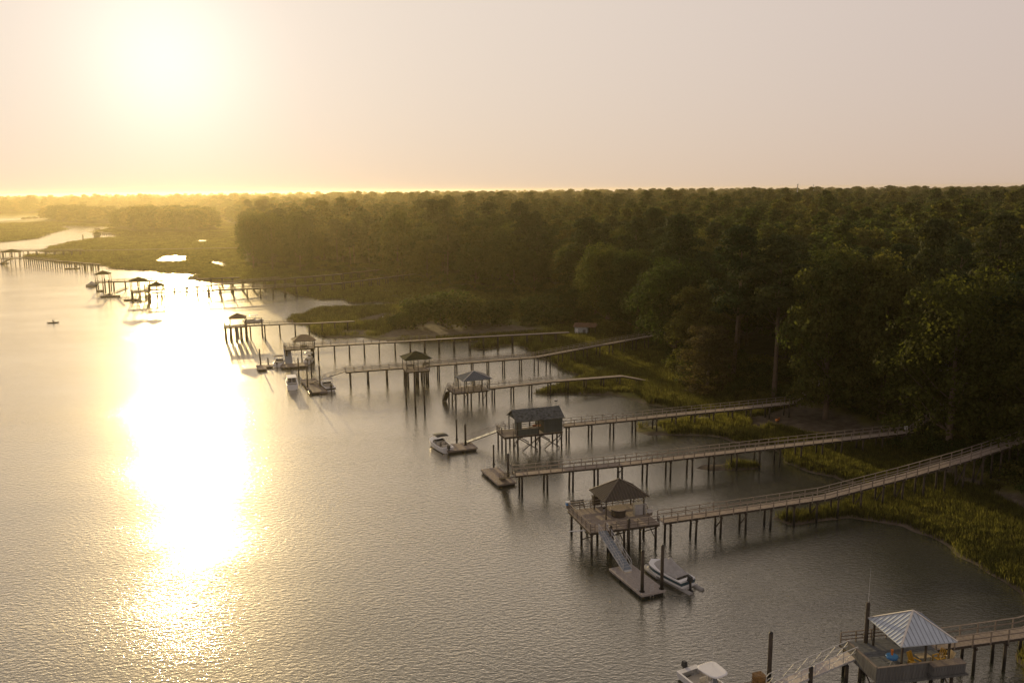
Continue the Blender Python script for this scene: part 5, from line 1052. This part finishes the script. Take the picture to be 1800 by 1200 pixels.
# ============ dock 6: dark green hip roof mid-way ============
zd = 3.45
walkway('longest lit timber dock passing under the dark green roof to the trees', path((607, 653, 3.4), (757, 641.5, 3.45), (942, 627, 3.45), (1022, 612, 3.6), (1165, 586, 4.6)), 1.5, 3.95, posts=1.9)
a_, b_, d_ = Vector(px(699, 626, 6.1)), Vector(px(715, 633, 6.1)), Vector(px(763, 629.5, 6.1)); rcx = (a_ + d_) / 2; yw = math.atan2(d_.y - b_.y, d_.x - b_.x); rL, rW = (d_ - b_).length, (a_ - b_).length
platform('square railed deck under the dark green hip roof', rcx.x, rcx.y, rL - .9, rW - .6, zd + .02, yw, 3, 3, xbrace=False, rail_runs=[[(rL / 2 - .5, -rW / 2 + .4), (-rL / 2 + .5, -rW / 2 + .4)]], pr=.2)
gazebo('gazebo with a dark green hip roof halfway along the longest dock', rcx.x, rcx.y, rL, rW, zd + .03, 6.1, 7.45, R_GREEN, R_GREEN, yw, over=.5, nx=3, ny=2, seam=0)
for k, (u, v) in enumerate(((722, 649), (749, 645))): bench('dark bench under the %s side of the dark green roof' % ('left', 'right')[k], *XY(u, v, zd), zd + .03, yw + 3.1 * k, 1.3)
for u, v0, v1, lab in ((714.5, 711, 667, 'left of three free piles in front of the dark green roof'), (731, 727, 665, 'middle and tallest of three free piles in front of the dark green roof'), (747, 727, 680, 'right of three free piles in front of the dark green roof')):
    x, y = XY(u, v0); mooring_pile(lab, x, y, height_at(x, y, v1), .16, group='three free piles before the green roof', lean=-.01)
cA, cB, cC, cD = (Vector(px(*p)) for p in ((529, 667, .5), (547, 690, .5), (572, 687, .5), (556, 665, .5))); cc = (cA + cB + cC + cD) / 4; fy = math.atan2(cB.y - cA.y, cB.x - cA.x)
floating_dock('sunlit float between the cabin boat and the canopied boat', cc.x, cc.y, ((cB - cA).length + (cC - cD).length) / 2, 3.4, fy, .5, bdir=0.0)
for u, v0, v1, lab in ((525.5, 664, 630, 'left rear pile of the sunlit float by the cabin boat'), (541, 684, 644, 'left front pile of the sunlit float by the cabin boat'), (548, 665, 634, 'right rear pile of the sunlit float by the cabin boat'), (563, 683, 643, 'right front pile of the sunlit float by the canopied boat')):
    x, y = XY(u, v0); mooring_pile(lab, x, y, height_at(x, y, v1), .15)
gangway('thin gangway sloping down to the sunlit float from the longest dock', px(606, 652.5, 3.4), px(546, 673, .6), .9, W_DECK, W_RAIL, rh=.9, rr=.02)
bow, stern = Vector(px(505, 668, .3)), Vector(px(521, 688, .3)); mid = (bow + stern) / 2; boat('white cabin boat with square stern windows left of the sunlit float', mid.x, mid.y, math.atan2(bow.y - stern.y, bow.x - stern.x) - .1, 6.6, 2.6, 1.1, kind='cabin', motor=0)
bow, stern = Vector(px(566, 672, .3)), Vector(px(586, 689, .3)); mid = (bow + stern) / 2; boat('grey motorboat with a pale canopy and big black outboard right of the sunlit float', mid.x, mid.y, math.atan2(bow.y - stern.y, bow.x - stern.x), 6.2, 2.4, .8, kind='runabout', top=P_CREAM, motor=1.3, stripe=P_BLACK)
x, y = XY(546, 692); small_craft('small dark jet ski nosed against the front of the sunlit float', x, y, fy + math.pi, 2.6, 1.0, P_BLACK)
x, y = XY(568, 690); floating_dock('small drive-on float right of the dark jet ski', x, y, 2.6, 1.5, fy, .35, group=None)

# ============ dock 7: tan roof ============
zd = 3.65
fl_, fr_ = Vector(px(500, 611.5, zd)), Vector(px(551, 610, zd)); yw = R_(20); ux = Vector((math.cos(yw), math.sin(yw), 0)); uy = Vector((-ux.y, ux.x, 0)); L7 = 7.2; W7 = 4.6; c7 = Vector(px(552, 609.5, zd)) - ux * L7 / 2 + uy * 0.9; A_, B_ = L7 / 2, W7 / 2
platform('hazy railed deck under the tan roof', c7.x, c7.y, L7, W7, zd, yw, 2, 2, xbrace=False, rail_runs=[[(A_ - .1, -B_ + .08), (-A_ + .08, -B_ + .08), (-A_ + .08, B_ - .08), (A_ - .1, B_ - .08)]], pr=.24)
walkway('timber dock from the tan roof along the edge of the mud flat', path((552, 608, 3.63), (698, 600, 3.63), (840, 591.5, 3.63), (1000, 583.5, 3.65)), 1.4, 4.0, posts=2.0, twin=True, raildrop=31)
a_, d_ = Vector(px(511, 597.5, 6.2)), Vector(px(556, 594.5, 6.2)); rcx = (a_ + d_) / 2
gazebo('gazebo with a pale tan hip roof behind two moored boats', rcx.x, rcx.y, 5.6, 4.4, zd + .02, 6.1, 7.35, R_TAN, R_TAN, yw, over=.4, nx=3, ny=2, seam=0, ridge=1.2)
bench('bench in the hazy shade of the tan roof', rcx.x, rcx.y, zd + .01, yw, 1.6)
cc = Vector(px(517, 641, .5)); floating_dock('square float under the tan roofed dock', cc.x, cc.y, 6.2, 4.0, R_(20), .5)
gangway('steep pale gangway hanging down from the left of the tan roofed deck', px(504, 612, 3.6), px(508, 638, .6), 1.6, M_TREAD, M_ALU, rh=.9)
bow, stern = Vector(px(490, 632, .3)), Vector(px(492, 646, .3)); boat('white boat with a tan canopy left of the tan roofed dock', (bow.x + stern.x) / 2, (bow.y + stern.y) / 2, R_(95), 5.8, 2.4, .8, kind='runabout', top=C_TAN, motor=.9)
bow, stern = Vector(px(543, 628, .3)), Vector(px(545, 642, .3)); boat('white centre console boat with a small top right of the tan roofed float', (bow.x + stern.x) / 2, (bow.y + stern.y) / 2, R_(95), 5.8, 2.3, .8, z=.2, kind='console', motor=.9)
x, y = XY(459.5, 645, .5); floating_dock('narrow float standing alone left of the tan-canopied boat', x, y, 5.2, 1.9, R_(-68), .5); x2, y2 = XY(459, 643); mooring_pile('leaning pile on the narrow lone float', x2, y2, height_at(x2, y2, 614), .17, lean=-.05)
x, y = XY(472.5, 642, .5); floating_dock('tiny float between the narrow float and the tan-canopied boat', x, y, 2.2, 1.7, R_(-68), .4); x, y = XY(471.5, 641); mooring_pile('short stub pile on the tiny float', x, y, 1.6, .16)
x, y = XY(531, 636); mooring_pile('slim pile in the middle of the tan roofed float', x, y, 3.6, .14)
chair_adir('pale chair on the float below the tan roof', *XY(516, 637, .5), .5, R_(-70), P_GREYC)

# ============ dock 8: tan roof with lifted boat, glaring ============
zd = 4.1; yw = R_(14); ux = Vector((math.cos(yw), math.sin(yw), 0)); uy = Vector((-ux.y, ux.x, 0)); c8 = Vector(px(414, 572.5, zd)); 
platform('glaring deck on dense piles at the sun path edge', c8.x, c8.y, 6.4, 4.4, zd, yw, 5, 3, xbrace=True, rail_runs=[[(3.1, -2.1), (-3.1, -2.1), (-3.1, 2.1)]], pr=.2)
gazebo('gazebo with a tan hip roof nearest the dazzling sun path', c8.x + .6, c8.y + .3, 5.0, 4.2, zd + .02, 6.5, 7.75, R_TAN, R_TAN, yw, over=.4, nx=2, ny=2, seam=0)
walkway('timber dock from the glaring deck to the grassy point', path((433, 572, 4.08), (505, 568.5, 4.08), (550, 567.5, 4.0), (622, 564, 3.2)), 1.3, 4.2, posts=2.0, twin=False, raildrop=13, pr=.2)
gangway('steep pale gangway hanging under the glaring deck', px(417, 576, 3.9), px(420, 597, .5), 1.5, M_TREAD, M_ALU, rh=.9)
x, y = XY(445, 573, 3.4); boat('boat with a small top hoisted level with the glaring deck', x, y + 1, R_(14), 5.5, 2.2, .8, z=4.2, kind='console', motor=.9)
o = empty('boat_hoist', (x, y + 1, 0), R_(14), 'four-post boat hoist beside the glaring deck', 'boat hoist')
for sx_ in (-2.2, 2.2):
    for sy in (-1.5, 1.5): link('pile', pile_mesh(6.2, .15), o, (sx_, sy, 5.4))
    MB().beam((sx_, -1.5, 5.3), (sx_, 1.5, 5.3), .12, .2).build('hoist_beam', W_BEAM, o); MB().beam((sx_ * .6, -1.5, 4.02), (sx_ * .6, 1.5, 4.02), .15, .12).build('bunk', W_BEAM, o)
for sy in (-1.5, 1.5): MB().beam((-2.2, sy, 5.45), (2.2, sy, 5.45), .12, .12).build('hoist_rail', W_BEAM, o)

# ============ far docks in the glare ============
def far_roof(u, v_e, vd, zd, ze, za, L, W, yaw, label, m=R_GREEN):
    c_ = Vector(px(u, vd, zd)); platform('deck under the ' + label.split(' gazebo')[0].replace('gazebo with a ', '') + ' gazebo, far left' if ' gazebo' in label else 'deck under the ' + label.replace('gazebo with a ', ''), c_.x, c_.y, L - .4, W - .4, zd, yaw, 3, 2, xbrace=False, pr=.22, boards=.3, rail_runs=[[((L - .4) / 2, -(W - .4) / 2), (-(L - .4) / 2, -(W - .4) / 2)]]); return gazebo(label, c_.x, c_.y, L, W, zd + .02, ze, za, m, m, yaw, over=.4, nx=3, ny=2, seam=0, post=.22)
far_roof(276, 501, 514, 4.1, 6.9, 8.4, 6.2, 5, R_(20), 'small dark roofed gazebo at the very end of the dock in the sun glitter')
walkway('dark straight dock crossing the dazzling sun glitter', path((290, 513, 4.1), (363, 510, 4.1), (480, 504.5, 4.1), (600, 497, 4.1), (745, 479, 4.3)), 1.4, 5.0, posts=2.6, boards=.3, twin=True, pr=.24, raildrop=50, thick=2.2)
far_roof(245, 490, 511, 4.1, 8.2, 9.6, 6.6, 5.4, R_(30), 'two-storey dark gazebo just left of the sun glitter')
walkway('upper of the two docks meeting in the sun glitter', path((257, 510, 4.1), (423, 496, 4.1), (600, 481, 4.1), (712, 469, 4.3)), 1.4, 5.0, posts=2.6, boards=.3, pr=.24, raildrop=58, thick=2.2)
cc = Vector(px(231, 526, .4)); floating_dock('low float below the two-storey gazebo', cc.x, cc.y, 5.5, 2.6, R_(5), .5, boards=.3)
x, y = XY(245, 522); boat('boat hanging in a lift under the two-storey gazebo', x, y, R_(40), 5.5, 2.2, .8, z=1.9, kind='console', motor=.9)
far_roof(182, 484, 495, 4.1, 7.6, 9.0, 6.4, 5, R_(15), 'gazebo with a peaked roof left of the two-storey one')
walkway('thin dock behind the peaked roof running into the glare', path((195, 495, 4.1), (310, 491, 4.1), (367, 489, 4.1), (420, 487, 3.6)), 1.3, 5.0, posts=2.6, boards=.3, pr=.24, raildrop=36, thick=2.2)
cc = Vector(px(194, 520, .4)); floating_dock('low dark float below the peaked roof gazebo', cc.x, cc.y, 7.5, 2.6, R_(8), .5, boards=.3); x, y = XY(176, 512); floating_dock('small float under the peaked roof', x, y, 3, 2, R_(20), .6, boards=.3)
x, y = XY(190, 517, .5); small_craft('jet ski on the low dark float below the peaked roof', x, y, R_(200), 2.8, 1.0, P_BLACK)
x, y = XY(162, 503); boat('covered launch left of the peaked roof gazebo', x, y, R_(10), 5.0, 2.1, .8, kind='plain', cover=True, motor=0, m=P_GREYC)
gangway('thin gangway from the thin dock to the low dark float', px(224, 507, 3.8), px(203, 515.5, .6), .9, W_DECK, W_RAIL, rh=.9)
for u, v0, v1, lab in ((186, 513, 490, 'pile right under the peaked roof edge'), (193, 519, 492, 'twin pile at the low dark float'), (262, 529, 505, 'thick pile right of the two-storey gazebo'), (256, 527, 500, 'thin pile below the two-storey gazebo')): x, y = XY(u, v0); mooring_pile(lab, x, y, height_at(x, y, v1), .2)
# far left edge
far_roof(22, 462, 453.5, 4.2, 8.0, 9.6, 11.5, 7, R_(5), 'dark roofed gazebo on many piles at the left picture edge')
walkway('dock running right behind the marsh tip from the left-edge gazebo', path((42, 453.5, 4.1), (112, 459, 4.0), (176, 464, 3.8)), 1.3, 5.2, posts=2.8, boards=.3, pr=.26, raildrop=40, thick=2.0)
gangway('dark stair down to the water at the left-edge gazebo', px(17, 456, 3.8), px(4, 462.5, .5), 1.2, W_BEAM, W_BEAM, rh=.9); x, y = XY(4, 463.5); floating_dock('dark float cut by the left picture edge', x, y, 7, 3, R_(5), .6, boards=.3)
x, y = XY(127, 472.5); floating_dock('lone little float with two piles before the marsh tip', x, y, 7.5, 3, R_(0), .6, boards=.3)
for u, v0, v1, lab in ((122.5, 471, 462, 'left pile of the lone little float'), (133, 471, 463, 'right pile of the lone little float'), (148.5, 474, 465, 'thick far pile right of the lone little float'), (151, 474, 465, 'second thick far pile right of the lone little float'), (161, 473, 466, 'first of two thin far piles by the marsh shore'), (164, 473, 466, 'second of two thin far piles by the marsh shore'), (174, 473, 466, 'last far pile by the marsh shore')): x, y = XY(u, v0); mooring_pile(lab, x, y, height_at(x, y, v1), .3)
walkway('long far footbridge over the creek mouth and marsh', path((-30, 441.5, 4.2), (0, 441.2, 4.2), (145, 440, 4.2)), 1.4, 6.0, posts=3.0, boards=.4, pr=.28, thick=2.0)
walkway('thin pale boardwalk carrying the far footbridge on across the marsh', path((145, 440, 4.2), (290, 437.5, 3.6), (432, 435, 3.0)), 1.3, 9.0, None, boards=.4, pr=.10, thick=.6, twin=False)
# farther still: little dock and hut on the creek
x, y = XY(171, 418.5, .3); o = empty('creek_hut', (x, y, .3), .1, 'tiny far hut on the creek bank beyond the footbridge', 'hut'); MB().box(-2.2, 2.2, -1.8, 1.8, 0, 4.0).build('walls', R_SHINGLE, o); hip_roof(o, 6.4, 5.2, 4.0, 6.2, R_GREEN, R_GREEN, 1, 0)
x, y = XY(172, 408, 2.5); platform('tiny far dock deck standing in the creek', x, y, 9, 6, 2.6, .05, 4, 2, xbrace=False, boards=.4, pr=.35); o = gazebo('tiny far gazebo on the creek dock', x, y, 8, 6, 2.62, 5.4, 6.8, R_TAN, R_TAN, .05, seam=0, post=.3); walkway('tiny far walkway from the creek dock to the island', path((178, 408, 2.6), (196, 410, 2.4)), 1.6, 6, None, boards=.4, pr=.3)
x, y = XY(146, 421); mooring_pile('far double channel mark beside the creek marsh', x, y, height_at(x, y, 413), .5)
for k, (u, v, L) in enumerate(((42, 385, 9), (52, 384.2, 12), (61, 383.8, 12))): x, y = XY(u, v); boat('dark barge %s on the farthest strip of water' % ('leftmost of three', 'in the middle of three', 'rightmost of three')[k], x, y, .1, L, 4, 1.6, kind='cabin', motor=0, m=W_DARK, name='barge')

# ============ the paddler ============
def skin_body(name, bones, rad, m, parent, root=0, sub=1):
    me = bpy.data.meshes.new(name); vs = [b[0] for b in bones]; es = [(i, b[1]) for i, b in enumerate(bones) if b[1] is not None]; me.from_pydata(vs, es, []); o = link(name, me, parent); md = o.modifiers.new('skin', 'SKIN')
    sv = me.skin_vertices[0].data if me.skin_vertices else None
    if sv is None:
        bm = bmesh.new(); bm.from_mesh(me); bm.verts.layers.skin.verify(); bm.to_mesh(me); bm.free(); sv = me.skin_vertices[0].data
    for i, r in enumerate(rad): sv[i].radius = (r, r); sv[i].use_root = (i == root)
    s_ = o.modifiers.new('sub', 'SUBSURF'); s_.levels = sub; s_.render_levels = sub; me.materials.append(m); return o
x, y = XY(93, 567.5); kr = empty('kayak', (x, y, .05), R_(15), 'dark kayak gliding alone on the bright water at the left', 'kayak')
mb = MB(); V = []
for i in range(13):
    t = i / 12; xx = -1.9 + 3.8 * t; w_ = .33 * math.sin(math.pi * t) ** .6 + .01; V += [(xx, 0, -.1 + .18 * abs(2 * t - 1) ** 3), (xx, -w_, .16 + .1 * abs(2 * t - 1) ** 2), (xx, 0, .24 + .1 * abs(2 * t - 1) ** 2), (xx, w_, .16 + .1 * abs(2 * t - 1) ** 2)]
mb.add(V, [(i * 4 + j, i * 4 + (j + 1) % 4, i * 4 + 4 + (j + 1) % 4, i * 4 + 4 + j) for i in range(12) for j in range(4)]); mb.build('hull', P_BLACK, kr, True)
pr_ = empty('person', (x, y, .25), R_(15), 'person in a dark shirt sitting upright and paddling the lone kayak', 'person')
B = [((0, 0, .12), None), ((-.03, 0, .35), 0), ((-.02, 0, .58), 1), ((0, 0, .72), 2), ((0.02, 0, .86), 3), ((-.01, -.2, .6), 2), ((.15, -.32, .42), 5), ((.38, -.28, .5), 6), ((-.01, .2, .6), 2), ((.15, .3, .45), 8), ((.38, .2, .62), 9), ((.3, -.12, .18), 0), ((.75, -.12, .2), 11), ((.3, .12, .18), 0), ((.75, .12, .2), 13)]
skin_body('body', B, [.17, .16, .17, .06, .1, .075, .055, .04, .075, .055, .04, .09, .06, .09, .06], SHIRT, pr_)
MB().tube((.02, 0, .9), (.02, 0, .99), .12, .06).build('hair', HAIR, pr_, True)
pd = empty('paddle', (x, y, .25), R_(15), 'double-bladed paddle held across the lone kayak', 'paddle'); MB().tube((.42, -1.05, .25), (.42, 1.0, .95), .02, n=5).build('shaft', C_BLACK, pd)
for a_, z_ in ((-1.15, .2), (1.1, 1.0)): MB().beam((.42, a_ - .2, z_ - .07), (.42, a_ + .2, z_ + .07), .16, .02).build('blade', C_BLACK, pd)

# ============ shore things ============
x, y = XY(1024, 587, .8); z0 = gz(x, y); o = empty('shore_shed', (x, y, z0), R_(-12), 'little shed with a pale lit wall and rusty roof at the wood edge', 'shed')
MB().box(-2.1, 1.6, -1.6, 1.6, -.5, 2.7).build('walls', mat('pale_shed_wall', (0.40, 0.42, 0.42), .8, var=.2), o); mb = MB(); mb.add([(-2.6, -2.1, 2.65), (4.2, -2.1, 2.65), (4.2, 2.1, 2.9), (-2.6, 2.1, 2.9), (-2.3, 0, 3.7), (4.0, 0, 3.7)], [(0, 1, 5, 4), (2, 3, 4, 5), (0, 4, 3), (1, 2, 5), (0, 3, 2, 1)]); mb.build('roof', mat('rusty_roof', (0.16, 0.09, 0.06), .8, var=.5, scale=2), o)
MB().box(-1.9, -1.1, -1.64, -1.605, .6, 2.2).build('window', C_WHITE, o); MB().box(.2, 1.1, -1.64, -1.605, -.3, 1.9).build('door', W_GREY, o)
for xx in (2.2, 3.9): MB().box(xx - .08, xx + .08, -1.9, -1.74, -.5, 2.65).build('post', W_BEAM, o)
x, y = XY(1212, 657, .6); z0 = gz(x, y); o = empty('upturned_boat', (x, y, z0 + .05), R_(20), 'pale upturned boat lying at the marsh edge by the vine-covered tree', 'boat'); mb = MB(); V = []
for i in range(9): t = i / 8; xx = -2.4 + 4.8 * t; w_ = .95 * math.sin(math.pi * (.14 + .8 * t)) ** .6; V += [(xx, -w_, .1), (xx, -w_ * .7, .75), (xx, 0, 1.0), (xx, w_ * .7, .75), (xx, w_, .1)]
mb.add(V, [(i * 5 + j, i * 5 + j + 1, i * 5 + j + 6, i * 5 + j + 5) for i in range(8) for j in range(4)] + [(0, 1, 2, 3, 4), (40, 41, 42, 43, 44)]); mb.build('hull', P_GREYC, o); MB().box(-2.2, 2.2, -.06, .06, .98, 1.06).build('keel', W_RAIL, o)
x, y = XY(1367, 736, .8); z0 = gz(x, y); o = empty('kayak', (x, y, z0 + .05), R_(60), 'small orange kayak pulled up on the mud below the bank stairs', 'kayak'); mb = MB(); V = []
for i in range(11): t = i / 10; xx = -1.3 + 2.6 * t; w_ = .36 * math.sin(math.pi * t) ** .6 + .01; V += [(xx, 0, .0 + .2 * abs(2 * t - 1) ** 3), (xx, -w_, .3), (xx, 0, .42), (xx, w_, .3)]
mb.add(V, [(i * 4 + j, i * 4 + (j + 1) % 4, i * 4 + 4 + (j + 1) % 4, i * 4 + 4 + j) for i in range(10) for j in range(4)]); mb.build('hull', C_ORANGE, o, True); MB().tube((0, 0, .40), (0, 0, .46), .28, n=10).build('cockpit_rim', C_BLACK, o)
x, y = XY(683, 558.5, .5); z0 = gz(x, y); o = empty('skiff', (x, y, z0), R_(10), 'small white skiff lying on the pale sand track', 'boat'); hull(o, 4.2, 1.5, .6, C_WHITE, floor=P_CREAM, deep=.1); MB().box(-.2, .2, -.6, .6, .5, .56).build('thwart', P_CREAM, o)
x, y = XY(1788, 757, 6.5); o = empty('garden_chair', (x, y + 2, gz(x, y + 2)), .6, 'pale garden chair on the bank beside the climbing dock', 'chair'); MB().box(-.25, .25, -.25, .25, .42, .47).build('seat', C_WHITE, o); MB().box(-.25, .25, .22, .27, .47, 1.0).build('backrest', C_WHITE, o)
for sx_ in (-.22, .22):
    for sy in (-.22, .22): MB().box(sx_ - .03, sx_ + .03, sy - .03, sy + .03, 0, .42).build('leg', C_WHITE, o)
st = Vector(px(1602, 757, 3.1)); en = Vector(px(1660, 718, 7.6)); o = empty('bank_stairs', tuple(st), 0, 'dark wooden stairs climbing the bank from the end of the roofless dock', 'stairs'); d = en - st; sdn = Vector((-d.y, d.x, 0)).normalized()
for i in range(18): q = d * ((i + .5) / 18); MB().beam(q - sdn * .6, q + sdn * .6, .3, .05).build('step', W_RAIL, o)
for s_ in (-.65, .65):
    MB().beam(sdn * s_ - Vector((0, 0, .12)), d + sdn * s_ - Vector((0, 0, .12)), .06, .25).build('stringer', W_BEAM, o); MB().beam(sdn * s_ + Vector((0, 0, 1)), d + sdn * s_ + Vector((0, 0, 1)), .08, .08).build('handrail', W_RAIL, o)
    for i in range(6): q = d * (i / 5) + sdn * s_; link('rail_post', post_mesh(.98, .10, W_RAIL), o, tuple(q))
# houses glimpsed through the crowns
def house(u, D, L, W, wall, label, wm, rm, yaw):
    d_ = ray(u, 420); x, y = d_[0] / d_[1] * D, D; z0 = gz(x, y); o = empty('house', (x, y, z0), yaw, label, 'house'); h = wall; MB().box(-L / 2, L / 2, -W / 2, W / 2, -1, h).build('walls', wm, o); hip_roof(o, L + 1.2, W + 1.2, h, h + 3.2, rm, rm, L * .45, 0)
    for i in range(4): w_ = MB().box(-.6, .6, -.03, .03, -.8, .8).build('window', P_GLASS, o, loc=(-L / 2 + (i + .5) * L / 4, -W / 2 - .03, h - 1.8)); MB().box(-.7, .7, -.02, .02, -.98, -.82).build('sill', C_WHITE, w_)
    for i in range(3): w_ = MB().box(-.6, .6, -.03, .03, -.8, .8).build('window', P_GLASS, o, loc=(-L / 2 - .03, -W / 2 + (i + .5) * W / 3, h - 1.8), rz=math.pi / 2); MB().box(-.7, .7, -.02, .02, -.98, -.82).build('sill', C_WHITE, w_)
    return o
house(874, 438, 12, 9, 6.5, 'house with a pale blue-green wall glimpsed high among the hazy trees', mat('pale_aqua_wall', (0.42, 0.55, 0.52), .7, var=.1), R_LIGHT, R_(12))
house(958, 425, 14, 10, 6.5, 'pale grey house glimpsed between crowns right of the blue-green one', P_GREYC, R_SHINGLE, R_(25))
house(1652, 178, 11, 8, 4.5, 'blue-grey roofed house glimpsed through the huge sunlit oak', P_GREYC, R_LIGHT, R_(15))
# masts on the horizon
for u, vt, lab in ((1402, 319, 'tall lattice mast with a drum on the right skyline'), (1430, 323, 'thin plain mast right of the drum mast on the skyline')):
    D = 1000; vt = 323.6 if u == 1402 else 324.5; d_ = ray(u, 330); x, y = d_[0] * D, d_[1] * D; h = height_at(x, y, vt) ; o = empty('radio_mast', (x, y, 5), 0, lab, 'mast', None)
    mb = MB(); r_ = .5 if u == 1402 else .28
    for i in range(4): a = i * math.pi / 2; mb.tube((math.cos(a) * r_ * 1.4, math.sin(a) * r_ * 1.4, 0), (math.cos(a) * r_ * .6, math.sin(a) * r_ * .6, h - 5), .12, .1, n=4)
    for k in range(12):
        z_ = k * (h - 5) / 12; mb.beam((-r_, -r_, z_), (r_, r_, z_ + (h - 5) / 12), .3, .3); mb.beam((r_, -r_, z_), (-r_, r_, z_ + (h - 5) / 12), .3, .3)
    mb.build('lattice', M_ALU, o)
    if u == 1402: MB().tube((0, 0, h - 6), (0, 0, h - 5), 1.1, n=10).build('antenna_drum', M_ALU, o)
print('objects', len(bpy.data.objects), 'h', h)
